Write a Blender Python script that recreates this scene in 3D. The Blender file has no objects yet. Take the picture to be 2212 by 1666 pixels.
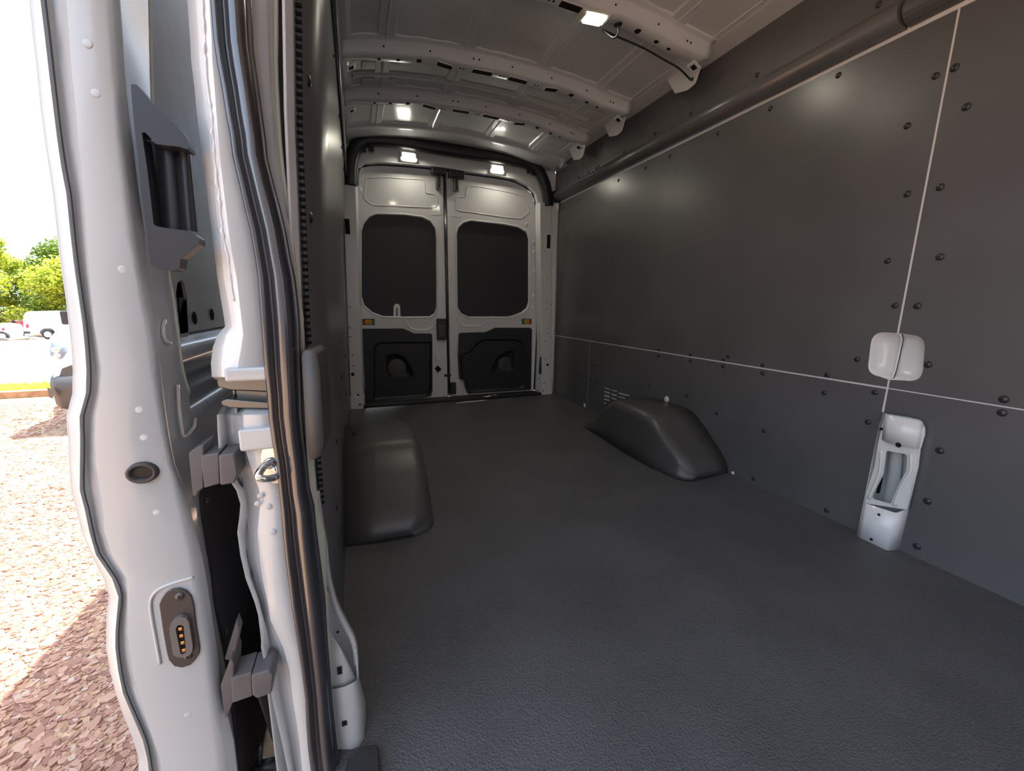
import bpy, bmesh, math, random
from mathutils import Vector, Matrix, noise
random.seed(7)
sc = bpy.context.scene
COL = sc.collection
V = Vector

# ------------------------------------------------------------------ camera
cam_d = bpy.data.cameras.new('camera')
cam = bpy.data.objects.new('camera', cam_d); COL.objects.link(cam)
cam_d.sensor_fit = 'HORIZONTAL'; cam_d.sensor_width = 36.0
cam_d.lens = 885.86 / 2212 * 36.0
cam_d.clip_start = 0.02; cam_d.clip_end = 400
_r = V((0.93602, -0.351828, 0.009168)); _u = V((0.059363, 0.183502, 0.981225)); _f = V((0.346905, 0.917902, -0.192647))
cam.matrix_world = Matrix(((_r.x, _u.x, -_f.x, 0.0), (_r.y, _u.y, -_f.y, 0.0), (_r.z, _u.z, -_f.z, 0.83), (0, 0, 0, 1)))
sc.camera = cam

# ------------------------------------------------------------------ world, sun, exposure
w = bpy.data.worlds.new('sky'); sc.world = w; w.use_nodes = True
nt = w.node_tree; nt.nodes.clear()
sky = nt.nodes.new('ShaderNodeTexSky'); sky.sky_type = 'NISHITA'; sky.sun_disc = False
sky.sun_elevation = math.radians(66); sky.sun_rotation = math.radians(77); sky.air_density = 1.0; sky.dust_density = 3.0; sky.ozone_density = 1.0
hs = nt.nodes.new('ShaderNodeHueSaturation'); hs.inputs['Saturation'].default_value = 0.7
bg = nt.nodes.new('ShaderNodeBackground'); bg.inputs['Strength'].default_value = 0.90
wo = nt.nodes.new('ShaderNodeOutputWorld')
haze = nt.nodes.new('ShaderNodeMix'); haze.data_type = 'RGBA'; haze.inputs['Factor'].default_value = 0.5; haze.inputs['B'].default_value = (1.74, 2.15, 2.55, 1)   # thin bright haze over the whole sky
nt.links.new(sky.outputs['Color'], hs.inputs['Color']); nt.links.new(hs.outputs['Color'], haze.inputs['A']); nt.links.new(haze.outputs['Result'], bg.inputs['Color']); nt.links.new(bg.outputs['Background'], wo.inputs['Surface'])
sun_d = bpy.data.lights.new('sun', 'SUN'); sun_d.energy = 19.0; sun_d.angle = math.radians(0.6); sun_d.color = (1.0, 0.95, 0.86)
sun = bpy.data.objects.new('sun', sun_d); COL.objects.link(sun)
sun.rotation_euler = V((0.43, 0.10, 1.0)).to_track_quat('Z', 'Y').to_euler()
sc.view_settings.view_transform = 'Standard'; sc.view_settings.look = 'None'
sc.view_settings.exposure = 0.32; sc.view_settings.gamma = 1.0; sc.view_settings.use_curve_mapping = False
sc.cycles.use_denoising = True
sc.cycles.max_bounces = 8; sc.cycles.diffuse_bounces = 5; sc.cycles.glossy_bounces = 3
sc.cycles.use_adaptive_sampling = True; sc.cycles.adaptive_threshold = 0.02

# ------------------------------------------------------------------ materials
MATS = {}
def mat(name, col, rough=0.5, metal=0.0, bump=0.0, bscale=60.0, var=0.0, vscale=8.0, coat=0.0, emit=None, estr=0.0, spec=0.5, bdist=0.002, alpha=1.0, trans=0.0):
    if name in MATS: return MATS[name]
    m = bpy.data.materials.new(name); m.use_nodes = True; n = m.node_tree; p = n.nodes['Principled BSDF']
    p.inputs['Base Color'].default_value = (*col, 1); p.inputs['Roughness'].default_value = rough
    p.inputs['Metallic'].default_value = metal; p.inputs['Coat Weight'].default_value = coat; p.inputs['Coat Roughness'].default_value = 0.08
    p.inputs['Specular IOR Level'].default_value = spec; p.inputs['Transmission Weight'].default_value = trans
    tc = n.nodes.new('ShaderNodeTexCoord')
    if var > 0:
        t = n.nodes.new('ShaderNodeTexNoise'); t.inputs['Scale'].default_value = vscale; t.inputs['Detail'].default_value = 6
        n.links.new(tc.outputs['Object'], t.inputs['Vector'])
        r = n.nodes.new('ShaderNodeMapRange'); r.inputs['From Min'].default_value = 0.3; r.inputs['From Max'].default_value = 0.7
        r.inputs['To Min'].default_value = 1 - var; r.inputs['To Max'].default_value = 1 + var
        n.links.new(t.outputs['Fac'], r.inputs['Value'])
        x = n.nodes.new('ShaderNodeMix'); x.data_type = 'RGBA'; x.blend_type = 'MULTIPLY'; x.inputs['Factor'].default_value = 1.0
        x.inputs['A'].default_value = (*col, 1); n.links.new(r.outputs['Result'], x.inputs['B']); n.links.new(x.outputs['Result'], p.inputs['Base Color'])
        r2 = n.nodes.new('ShaderNodeMapRange'); r2.inputs['To Min'].default_value = rough * (1 - var * 0.5); r2.inputs['To Max'].default_value = min(1, rough * (1 + var * 0.5))
        n.links.new(t.outputs['Fac'], r2.inputs['Value']); n.links.new(r2.outputs['Result'], p.inputs['Roughness'])
    if bump > 0:
        t = n.nodes.new('ShaderNodeTexNoise'); t.inputs['Scale'].default_value = bscale; t.inputs['Detail'].default_value = 3
        n.links.new(tc.outputs['Object'], t.inputs['Vector'])
        b = n.nodes.new('ShaderNodeBump'); b.inputs['Strength'].default_value = bump; b.inputs['Distance'].default_value = bdist
        n.links.new(t.outputs['Fac'], b.inputs['Height']); n.links.new(b.outputs['Normal'], p.inputs['Normal'])
    if emit:
        p.inputs['Emission Color'].default_value = (*emit, 1); p.inputs['Emission Strength'].default_value = estr
    MATS[name] = m
    return m
WHITE = mat('white_darkened', (0.50, 0.515, 0.525), 0.28, coat=0.6, bump=0.05, bscale=300, bdist=0.0004)  # the van's white, darkened to hold down daylight on the sliding door and jamb
SHELL = mat('white_lightened', (0.77, 0.775, 0.78), 0.30, coat=0.5, bump=0.05, bscale=200, bdist=0.0005)  # same van white, lightened to make up for weak light inside
PANEL = mat('black_wall_panel', (0.115, 0.115, 0.119), 0.29, bump=0.06, bscale=900, var=0.10, vscale=3, bdist=0.0006)
DPANEL = mat('black_door_panel', (0.018, 0.019, 0.024), 0.5, bump=0.15, bscale=700, bdist=0.0006)
SHEENP = mat('black_lining_painted_sheen', (0.48, 0.46, 0.43), 0.3, bump=0.25, bscale=500, var=0.08, vscale=20, bdist=0.0006)  # black door lining; its reflected sheen is put into the base colour
MATF = mat('black_rubber_mat', (0.088, 0.088, 0.095), 0.45, bump=1.0, bscale=230, var=0.12, vscale=4, bdist=0.004)
BLACK = mat('black_plastic', (0.020, 0.021, 0.024), 0.38, bump=0.1, bscale=800, bdist=0.0004)
GREYP = mat('charcoal_plastic', (0.075, 0.070, 0.067), 0.5, bump=0.1, bscale=900, bdist=0.0004)
BUMPR = mat('grey_rubber_block', (0.11, 0.10, 0.105), 0.5, bump=0.2, bscale=500, var=0.1, vscale=30, bdist=0.0005)
RUBBER = mat('black_seal_rubber', (0.025, 0.025, 0.032), 0.22, spec=1.0, coat=0.6, bump=0.08, bscale=500, bdist=0.0004)
HOLE = mat('dark_hole', (0.004, 0.004, 0.005), 0.9)
RIVET = mat('black_rivet', (0.03, 0.03, 0.032), 0.3)
CHROME = mat('chrome', (0.75, 0.75, 0.76), 0.12, metal=1.0)
STEEL = mat('brushed_steel', (0.20, 0.20, 0.195), 0.38, metal=1.0)
COPPER = mat('copper_contact', (0.80, 0.42, 0.16), 0.3, metal=1.0)
PLUG = mat('white_plastic_plug', (0.75, 0.78, 0.80), 0.4)
LENS = mat('lamp_lens', (0.9, 0.9, 0.85), 0.3, emit=(1.0, 0.97, 0.86), estr=9.0)
LAMPH = mat('lamp_housing', (0.72, 0.72, 0.62), 0.3)
RED = mat('sticker_red', (0.45, 0.03, 0.03), 0.5); GREEN = mat('sticker_green', (0.02, 0.22, 0.12), 0.5); YELLOW = mat('sticker_yellow', (0.80, 0.42, 0.02), 0.5)
CAVITY = mat('grey_duct_plastic', (0.45, 0.48, 0.50), 0.45)

# ------------------------------------------------------------------ helpers
def put(o, parent=None, label=None, cat=None, group=None, kind=None):
    if o.name not in COL.objects: COL.objects.link(o)
    if parent is not None:
        o.parent = parent
        o.matrix_parent_inverse = Matrix.Translation(-parent.location) if parent.type == 'EMPTY' else Matrix.Identity(4)
    for k, v in (('label', label), ('category', cat), ('group', group), ('kind', kind)):
        if v: o[k] = v
    return o
def empty(name, loc, label=None, cat=None, group=None, kind=None, parent=None):
    o = bpy.data.objects.new(name, None); o.empty_display_size = 0.05; o.location = loc
    return put(o, parent, label, cat, group, kind)
def obj(name, bm, m, parent=None, smooth=False, bevel=0.0, seg=2, solid=0.0, **kw):
    bmesh.ops.recalc_face_normals(bm, faces=bm.faces)
    me = bpy.data.meshes.new(name); bm.to_mesh(me); bm.free()
    me.materials.append(m)
    if smooth:
        for p in me.polygons: p.use_smooth = True
    o = bpy.data.objects.new(name, me)
    if solid:
        s = o.modifiers.new('solid', 'SOLIDIFY'); s.thickness = solid; s.offset = 0
    if bevel:
        b = o.modifiers.new('bevel', 'BEVEL'); b.width = bevel; b.segments = seg; b.limit_method = 'ANGLE'; b.angle_limit = math.radians(38)
        for p in me.polygons: p.use_smooth = True
        wn = o.modifiers.new('wn', 'WEIGHTED_NORMAL'); wn.keep_sharp = False
    return put(o, parent, **kw)
def add_box(bm, c, s, rot=None):
    c = V(c); mtx = Matrix.Translation(c) @ (rot.to_4x4() if rot else Matrix.Identity(4)) @ Matrix.Diagonal((s[0], s[1], s[2], 1))
    bmesh.ops.create_cube(bm, size=1.0, matrix=mtx)
def box(name, lo, hi, m, parent=None, bevel=0.003, **kw):
    bm = bmesh.new(); lo = V(lo); hi = V(hi); add_box(bm, (lo + hi) / 2, hi - lo)
    return obj(name, bm, m, parent, bevel=bevel, **kw)
def fillet(poly, r, n=5):
    out = []; N = len(poly); rs = r if isinstance(r, (list, tuple)) else [r] * N
    for i in range(N):
        a, b, c = V(poly[i - 1]), V(poly[i]), V(poly[(i + 1) % N]); rr = rs[i]
        d1 = a - b; d2 = c - b; l = min(d1.length, d2.length) * 0.48
        if rr <= 0 or l < 1e-6: out.append(b); continue
        d1.normalize(); d2.normalize(); ang = d1.angle(d2)
        if ang > 3.05 or ang < 0.05: out.append(b); continue
        t = min(rr / math.tan(ang / 2), l)
        p, q = b + d1 * t, b + d2 * t
        for k in range(n + 1):
            s = k / n; out.append((1 - s) ** 2 * p + 2 * s * (1 - s) * b + s * s * q)
    return out
def resample_ring(pts, n):
    pts = [V(p) for p in pts]; L = [0]
    for i in range(len(pts)): L.append(L[-1] + (pts[(i + 1) % len(pts)] - pts[i]).length)
    out = []; j = 0
    for k in range(n):
        t = L[-1] * k / n
        while L[j + 1] < t: j += 1
        f = (t - L[j]) / max(1e-9, L[j + 1] - L[j]); out.append(pts[j].lerp(pts[(j + 1) % len(pts)], f))
    return out
def plate(name, outer, holes, d, m, parent=None, bevel=0.0, **kw):
    """flat sheet: coplanar outline with holes, thickened along vector d (front face at the outline)"""
    bm = bmesh.new(); loops = []
    for ring in [outer] + list(holes):
        vs = [bm.verts.new(V(p)) for p in ring]; loops.append(vs)
        for i in range(len(vs)): bm.edges.new((vs[i], vs[(i + 1) % len(vs)]))
    if holes:
        bmesh.ops.triangle_fill(bm, edges=bm.edges[:], use_beauty=True, use_dissolve=False)
    else:
        bm.faces.new(loops[0])
    dv = V(d); mp = {}
    for v in bm.verts[:]: mp[v] = bm.verts.new(v.co + dv)
    for f in bm.faces[:]: bm.faces.new([mp[v] for v in reversed(f.verts)])
    for vs in loops:
        for i in range(len(vs)):
            a, b = vs[i], vs[(i + 1) % len(vs)]
            bm.faces.new((a, b, mp[b], mp[a]))
    return obj(name, bm, m, parent, bevel=bevel, **kw)
def sweep_bm(bm, path, prof, N, closed=True, scale=None, cap=True):
    path = [V(p) for p in path]; N = V(N).normalized(); rings = []
    for i, p in enumerate(path):
        t = (path[min(i + 1, len(path) - 1)] - path[max(i - 1, 0)]).normalized()
        a = t.cross(N); a = a.normalized() if a.length > 1e-6 else V((1, 0, 0)); b = a.cross(t).normalized()
        s = scale[i] if scale else 1.0
        rings.append([bm.verts.new(p + a * (u * s) + b * (v * s)) for u, v in prof])
    k = len(prof)
    for i in range(len(rings) - 1):
        for j in range(k if closed else k - 1):
            bm.faces.new((rings[i][j], rings[i][(j + 1) % k], rings[i + 1][(j + 1) % k], rings[i + 1][j]))
    if closed and cap:
        bm.faces.new(rings[0]); bm.faces.new(list(reversed(rings[-1])))
def circ(r, n=8): return [(r * math.cos(2 * math.pi * k / n), r * math.sin(2 * math.pi * k / n)) for k in range(n)]
def sweep(name, path, prof, N, m, parent=None, closed=True, scale=None, smooth=True, **kw):
    bm = bmesh.new(); sweep_bm(bm, path, prof, N, closed, scale); return obj(name, bm, m, parent, smooth=smooth, **kw)
def spline(pts, n=6):
    pts = [V(p) for p in pts]; out = []
    for i in range(len(pts) - 1):
        p0 = pts[max(i - 1, 0)]; p1 = pts[i]; p2 = pts[i + 1]; p3 = pts[min(i + 2, len(pts) - 1)]
        for k in range(n):
            t = k / n
            out.append(0.5 * ((2 * p1) + (p2 - p0) * t + (2 * p0 - 5 * p1 + 4 * p2 - p3) * t * t + (3 * p1 - p0 - 3 * p2 + p3) * t ** 3))
    out.append(pts[-1]); return out
def loft(name, cols, m, parent=None, smooth=True, closed=False, **kw):
    bm = bmesh.new(); G = [[bm.verts.new(V(p)) for p in c] for c in cols]
    n = len(G)
    for i in range(n if closed else n - 1):
        A, B = G[i], G[(i + 1) % n]
        for j in range(len(A) - 1): bm.faces.new((A[j], B[j], B[j + 1], A[j + 1]))
    return obj(name, bm, m, parent, smooth=smooth, **kw)
def interp(tab, t):
    if t <= tab[0][0]: return tab[0][1]
    for (a, x), (b, y) in zip(tab, tab[1:]):
        if t <= b: return x + (y - x) * (t - a) / (b - a)
    return tab[-1][1]
DISC = {}
def disc(name, c, n, r, m, parent, h=0.003, ry=None, seg=12, up=(0, 0, 1)):
    """low dome / flat button facing along n; shares its mesh with its like"""
    key = (m.name, round(r, 4), round(h, 4), ry, seg)
    if key not in DISC:
        bm = bmesh.new(); rings = []
        for rr, zz in ((1, 0), (0.92, 0.45), (0.6, 0.9)):
            rings.append([bm.verts.new((r * rr * math.cos(2 * math.pi * k / seg), (ry or r) * rr * math.sin(2 * math.pi * k / seg), h * zz)) for k in range(seg)])
        top = bm.verts.new((0, 0, h))
        for a, b in zip(rings, rings[1:]):
            for k in range(seg): bm.faces.new((a[k], a[(k + 1) % seg], b[(k + 1) % seg], b[k]))
        for k in range(seg): bm.faces.new((rings[-1][k], rings[-1][(k + 1) % seg], top))
        bmesh.ops.recalc_face_normals(bm, faces=bm.faces)
        me = bpy.data.meshes.new(name); bm.to_mesh(me); bm.free(); me.materials.append(m)
        for p in me.polygons: p.use_smooth = True
        DISC[key] = me
    o = bpy.data.objects.new(name, DISC[key])
    nz = V(n).normalized(); ux = V(up).cross(nz); ux = ux.normalized() if ux.length > 1e-5 else V((1, 0, 0)); uy = nz.cross(ux)
    COL.objects.link(o); o.parent = parent
    o.matrix_basis = Matrix(((ux.x, uy.x, nz.x, c[0]), (ux.y, uy.y, nz.y, c[1]), (ux.z, uy.z, nz.z, c[2]), (0, 0, 0, 1)))
    if parent is not None and parent.type == 'EMPTY': o.matrix_parent_inverse = Matrix.Translation(-parent.location)
    return o
def rect(axis, val, a0, a1, b0, b1):
    q = [(a0, b0), (a1, b0), (a1, b1), (a0, b1)]
    if axis == 'x': return [(val, a, b) for a, b in q]
    if axis == 'y': return [(a, val, b) for a, b in q]
    return [(a, b, val) for a, b in q]
def onplane(pts, axis, val):
    i = 'xyz'.index(axis); out = []
    for p in pts: p = list(p); p[i] = val; out.append(tuple(p))
    return out

# ================================================================== FLOOR
FX0, FX1 = -0.083, 1.735
bm = bmesh.new(); nx, ny = 46, 110; G = []
for j in range(ny + 1):
    y = -1.2 + 4.75 * j / ny; row = []
    for i in range(nx + 1):
        x = FX0 - 0.01 + (FX1 - FX0 + 0.02) * i / nx
        z = 0.0
        inn = min(1, max(0, min(x - FX0, FX1 - x) / 0.12))
        z += inn * (0.016 * noise.noise(V((x * 1.6 + 3.1, y * 1.3, 0.0))) + 0.006 * noise.noise(V((x * 4.1, y * 3.3, 7.0))) - 0.008)
        row.append(bm.verts.new((x, y, z)))
    G.append(row)
for j in range(ny):
    for i in range(nx): bm.faces.new((G[j][i], G[j][i + 1], G[j + 1][i + 1], G[j + 1][i]))
floor = obj('floor', bm, MATF, smooth=True, kind='structure', label='black grained rubber mat covering the whole load floor')
box('subfloor', (-0.08, -1.2, -0.10), (1.74, 3.55, -0.07), SHELL, floor, bevel=0)
box('chassis_sill', (-0.10, -1.2, -0.42), (1.80, 3.60, -0.10), BLACK, floor, bevel=0)

# ================================================================== RIGHT WALL
WX = 1.735
CUP = fillet([(1.735, 0.934, 0.751), (1.735, 0.782, 0.742), (1.735, 0.767, 0.589), (1.735, 0.927, 0.593)], 0.042, 8)
CUT = fillet([(WX, 0.862, -0.02), (WX, 0.862, 0.468), (WX, 0.768, 0.470), (WX, 0.733, 0.430), (WX, 0.736, -0.02)], [0, 0, 0.03, 0.03, 0])
backing_x = WX + 0.0015
wall_r = plate('wall_right', rect('x', backing_x, -1.2, 3.56, -0.05, 2.12), [onplane(CUP, 'x', backing_x), onplane([(0, 0.862, 0.005), (0, 0.862, 0.468), (0, 0.75, 0.468), (0, 0.736, 0.43), (0, 0.736, 0.005)], 'x', backing_x)], (0.004, 0, 0), SHELL, kind='structure', label='driver side body wall lined with black riveted panels')
box('outer_skin', (1.86, -1.2, -0.42), (1.875, 3.6, 2.10), WHITE, wall_r, bevel=0)
g = 0.0032
SY, SZ = 0.8575, 0.555
def ring_yz(pts): return [(WX, a, b) for a, b in pts]
# cup outline split at the vertical seam
cyz = [(p[1], p[2]) for p in CUP]
def split_cup(front):
    # points of the cup on one side of the seam, ordered top -> bottom
    s = [(y, z) for y, z in cyz if (y < SY if front else y > SY)]
    c = (SY, 0.665)
    s.sort(key=lambda q: -math.atan2(q[1] - c[1], abs(q[0] - c[0]) + 0.02))
    return s
cr, cf = split_cup(False), split_cup(True)
P_mid_rear = [(SY + g, SZ + g), (3.47, SZ + g), (3.47, 1.708), (SY + g, 1.708), (SY + g, 0.748)] + cr + [(SY + g, 0.585)]
P_mid_front = [(SY - g, 1.708), (-1.2, 1.708), (-1.2, SZ + g * 0.6), (SY - g, SZ + g * 0.6), (SY - g, 0.585)] + list(reversed(cf)) + [(SY - g, 0.748)]
P_low_rear = [(SY + g + 0.006, -0.01), (2.84, -0.01), (2.84, SZ - g), (SY + g, SZ - g)]
P_low_rear2 = [(2.845, -0.01), (3.47, -0.01), (3.47, SZ - g), (2.845, SZ - g)]
P_low_front = [(SY - g, SZ - g * 0.6), (-1.2, SZ - g * 0.6), (-1.2, -0.01), (0.736, -0.01)] + [(p[1], p[2]) for p in fillet([(WX, 0.736, 0.0), (WX, 0.733, 0.430), (WX, 0.768, 0.470), (WX, 0.856, 0.468)], [0, 0.03, 0.03, 0])][0:] + [(SY - g, 0.468)]
panels_r = {}
for key, poly in (('mid_rear', P_mid_rear), ('mid_front', P_mid_front), ('low_rear', P_low_rear), ('low_rear2', P_low_rear2), ('low_front', P_low_front)):
    panels_r[key] = plate('wall_panel', ring_yz(poly), [], (0.006, 0, 0), PANEL, wall_r)
UX = 1.700
for key, y0, y1 in (('up_rear', 3.006, 3.47), ('up_mid', 0.99, 3.000), ('up_front', -1.2, 0.984)):
    panels_r[key] = plate('upper_panel', rect('x', UX, y0, y1, 1.79, 2.10), [], (0.006, 0, 0), PANEL, wall_r)
# rounded rail along the bottom of the upper panels
rp = [(1.700, 1.800), (1.690, 1.797), (1.679, 1.790), (1.671, 1.778), (1.668, 1.764), (1.671, 1.750), (1.680, 1.737), (1.694, 1.728), (1.712, 1.724), (1.738, 1.722), (1.738, 1.800)]
def rail(name, y0, y1):
    bm = bmesh.new(); A = [bm.verts.new((x, y0, z)) for x, z in rp]; B = [bm.verts.new((x, y1, z)) for x, z in rp]
    for i in range(len(rp)): bm.faces.new((A[i], A[(i + 1) % len(rp)], B[(i + 1) % len(rp)], B[i]))
    bm.faces.new(A); bm.faces.new(B)
    o = obj(name, bm, PANEL, wall_r, smooth=False)
    for p in o.data.polygons: p.use_smooth = len(p.vertices) == 4
    return o
rail('cant_rail', 0.985, 3.43)
bm = bmesh.new(); 
for y0, y1 in ((-1.2, 0.978),):
    q = [(x + 0.012, z) for x, z in rp]
    A = [bm.verts.new((x, y0, z)) for x, z in q]; B = [bm.verts.new((x, y1, z)) for x, z in q]
    for i in range(len(q)): bm.faces.new((A[i], A[(i + 1) % len(q)], B[(i + 1) % len(q)], B[i]))
    bm.faces.new(A); bm.faces.new(B)
obj('cant_rail', bm, PANEL, wall_r)
box('rail_gap_strip', (1.7342, -1.2, 1.7095), (1.738, 3.43, 1.7185), SHELL, wall_r, bevel=0)
box('rail_end_cap', (1.660, 3.43, 1.712), (1.742, 3.475, 1.805), BLACK, wall_r, bevel=0.012)
# rivets
def riv(pts, key, r=0.0105):
    for p in pts: disc('rivet', p, (-1, 0, 0), r, RIVET, panels_r[key], h=0.0055)
riv([(1.7, 1.498, 2.081), (1.7, 1.512, 1.823), (1.7, 1.895, 1.817), (1.7, 2.474, 1.813), (1.7, 2.778, 1.813), (1.7, 1.829, 2.077), (1.7, 2.174, 1.817)], 'up_mid')
riv([(1.7, 1.062, 1.828)], 'up_mid')
riv([(1.7, 2.835, 1.962), (1.7, 2.958, 1.96), (1.7, 2.912, 1.812), (1.7, 2.809, 1.812), (1.7, 3.057, 1.813), (1.7, 3.417, 1.807)], 'up_rear', 0.009)
riv([(1.735, 1.185, 1.68), (1.735, 1.457, 1.675), (1.735, 1.736, 1.675), (1.735, 2.074, 1.672), (1.735, 2.287, 1.669), (1.735, 2.571, 1.671), (1.735, 3.106, 1.667), (1.735, 3.376, 1.658), (1.735, 0.885, 1.542), (1.735, 0.937, 1.42), (1.735, 0.903, 1.203), (1.735, 0.925, 0.992), (1.735, 0.88, 0.84), (1.735, 0.966, 0.644), (1.735, 1.06, 0.57), (1.735, 1.339, 0.57), (1.735, 1.558, 0.57), (1.735, 1.531, 0.588), (1.735, 1.78, 0.569), (1.735, 2.042, 0.57), (1.735, 2.446, 0.568), (1.735, 2.726, 0.564)], 'mid_rear')
riv([(1.735, 0.841, 1.544), (1.735, 0.795, 1.42), (1.735, 0.82, 1.204), (1.735, 0.786, 0.991), (1.735, 0.818, 0.839), (1.735, 0.762, 0.652), (1.735, 0.579, 0.576)], 'mid_front', 0.0115)
riv([(1.735, 0.576, 0.537), (1.735, 0.689, 0.382), (1.735, 0.692, 0.205), (1.735, 0.693, 0.04)], 'low_front', 0.0115)
riv([(1.735, 1.06, 0.497), (1.735, 0.892, 0.533), (1.735, 0.896, 0.421), (1.735, 0.981, 0.028), (1.735, 1.311, 0.026), (1.735, 1.292, 0.27), (1.735, 1.561, 0.286), (1.735, 1.334, 0.534), (1.735, 1.557, 0.535), (1.735, 1.776, 0.535), (1.735, 2.038, 0.532), (1.735, 2.443, 0.533), (1.735, 2.097, 0.336), (1.735, 1.779, 0.336)], 'low_rear')
riv([(1.735, 2.81, 0.527), (1.735, 3.007, 0.247), (1.735, 2.802, 0.25)], 'low_rear2', 0.009)
riv([(1.735, 2.731, 0.52), (1.735, 2.719, 0.383), (1.735, 2.711, 0.249)], 'low_rear', 0.009)
disc('fill_plug', (1.735, 1.937, 0.277), (-1, 0, 0), 0.020, PLUG, panels_r['low_rear'], h=0.006)
disc('fill_plug', (1.735, 2.881, 0.018), (-1, 0, 0), 0.016, PLUG, panels_r['low_rear2'], h=0.006)
disc('fill_plug', (1.735, 1.427, 0.008), (-1, 0, 0), 0.009, PLUG, panels_r['low_rear'], h=0.004)
slots = [[(1.734, 2.599, 0.224), (1.734, 2.533, 0.225), (1.734, 2.532, 0.219), (1.734, 2.599, 0.218)], [(1.734, 2.51, 0.224), (1.734, 2.444, 0.228), (1.734, 2.443, 0.221), (1.734, 2.509, 0.219)], [(1.734, 2.421, 0.221), (1.734, 2.299, 0.227), (1.734, 2.299, 0.219), (1.734, 2.42, 0.214)],
 [(1.734, 2.601, 0.196), (1.734, 2.533, 0.198), (1.734, 2.532, 0.19), (1.734, 2.6, 0.188)], [(1.734, 2.508, 0.195), (1.734, 2.444, 0.198), (1.734, 2.443, 0.189), (1.734, 2.507, 0.186)], [(1.734, 2.421, 0.193), (1.734, 2.343, 0.199), (1.734, 2.342, 0.192), (1.734, 2.42, 0.187)],
 [(1.734, 2.6, 0.167), (1.735, 2.533, 0.17), (1.734, 2.532, 0.161), (1.734, 2.599, 0.157)], [(1.734, 2.508, 0.165), (1.734, 2.444, 0.169), (1.734, 2.443, 0.162), (1.734, 2.507, 0.158)], [(1.734, 2.6, 0.137), (1.734, 2.532, 0.142), (1.734, 2.532, 0.134), (1.734, 2.599, 0.129)], [(1.734, 2.6, 0.108), (1.734, 2.574, 0.109), (1.734, 2.574, 0.102), (1.734, 2.599, 0.1)]]
for q in slots: plate('vent_slot', q, [], (-0.001, 0, 0), PLUG, panels_r['low_rear'])
# white moulded pocket
RN = 40
r0 = resample_ring(CUP, RN); cc = sum(r0, V()) / RN
rings = []
for s, d in ((1.04, 0.004), (1.0, 0.003), (0.95, 0.010), (0.86, 0.026), (0.72, 0.038), (0.45, 0.042), (0.002, 0.043)):
    ring = []
    for p in r0:
        q = cc + (p - cc) * s; ring.append((WX + d, q.y, q.z))
    ring.append(ring[0]); rings.append(ring)
cup = loft('moulded_pocket', rings, SHELL, wall_r, label='glossy white moulded pocket between the panels')
seam = [(1.735, 0.851, 0.745), (1.735, 0.853, 0.726), (1.735, 0.86, 0.696), (1.735, 0.861, 0.659), (1.735, 0.855, 0.619), (1.735, 0.852, 0.59)]
seam = [(WX + 0.006 + 0.034 * min(1, 2.2 * min((i + 0.15) / 5, 1.03 - i / 5)), p[1], p[2]) for i, p in enumerate(seam)]
sweep('pocket_ridge', spline(seam), [(-0.006, -0.004), (-0.004, 0.006), (0.003, 0.007), (0.006, -0.004)], (-1, 0, 0), SHELL, wall_r)
sweep('pocket_joint', spline([(p[0] - 0.004, p[1] - 0.004, p[2]) for p in seam]), circ(0.0022, 6), (-1, 0, 0), HOLE, wall_r)

# white pillar showing through the cut-out
pil = empty('body_pillar', (1.72, 0.80, 0.0), parent=wall_r, label='white body pillar foot seen through a panel cut-out')
FXP = 1.708
box('cavity_back', (1.80, 0.70, -0.02), (1.81, 0.90, 0.50), CAVITY, pil, bevel=0)
box('cavity_side', (1.742, 0.862, -0.02), (1.80, 0.872, 0.50), SHELL, pil, bevel=0)
box('cavity_side', (1.742, 0.722, -0.02), (1.80, 0.732, 0.50), SHELL, pil, bevel=0)
plate('pillar_face', fillet([(1.708, 0.837, 0.47), (1.708, 0.74, 0.474), (1.708, 0.725, 0.448), (1.708, 0.723, 0.428), (1.708, 0.728, 0.378), (1.708, 0.723, 0.319), (1.708, 0.726, 0.184), (1.708, 0.728, 0.161), (1.708, 0.846, 0.129), (1.708, 0.848, 0.172), (1.708, 0.838, 0.275), (1.708, 0.841, 0.358)], [0.0,0.02,0.02,0.01,0,0,0,0,0,0,0,0]),
      [fillet([(1.708, 0.814, 0.343), (1.708, 0.758, 0.349), (1.708, 0.753, 0.334), (1.708, 0.749, 0.293), (1.708, 0.759, 0.251), (1.708, 0.773, 0.16), (1.708, 0.831, 0.154), (1.708, 0.81, 0.258)], 0.008)], (0.006, 0, 0), SHELL, pil, bevel=0.004)
sweep('pillar_bead', spline([(1.705, 0.825, 0.339), (1.705, 0.819, 0.255), (1.705, 0.836, 0.152)] ), circ(0.0055), (-1, 0, 0), SHELL, pil)
sweep('pillar_bead', spline([(1.705, 0.745, 0.354), (1.705, 0.741, 0.34), (1.705, 0.737, 0.293), (1.705, 0.749, 0.25), (1.705, 0.761, 0.162)] ), circ(0.0065), (-1, 0, 0), SHELL, pil)
loft('pillar_cap', [[(1.7, 0.833, 0.474), (1.7, 0.828, 0.38)], [(1.696, 0.815, 0.47), (1.696, 0.813, 0.375)], [(1.694, 0.737, 0.473), (1.694, 0.734, 0.382)], [(1.705, 0.731, 0.464), (1.705, 0.729, 0.38)], [(1.735, 0.735, 0.437), (1.735, 0.736, 0.372)]], SHELL, pil, solid=0.003)
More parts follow.
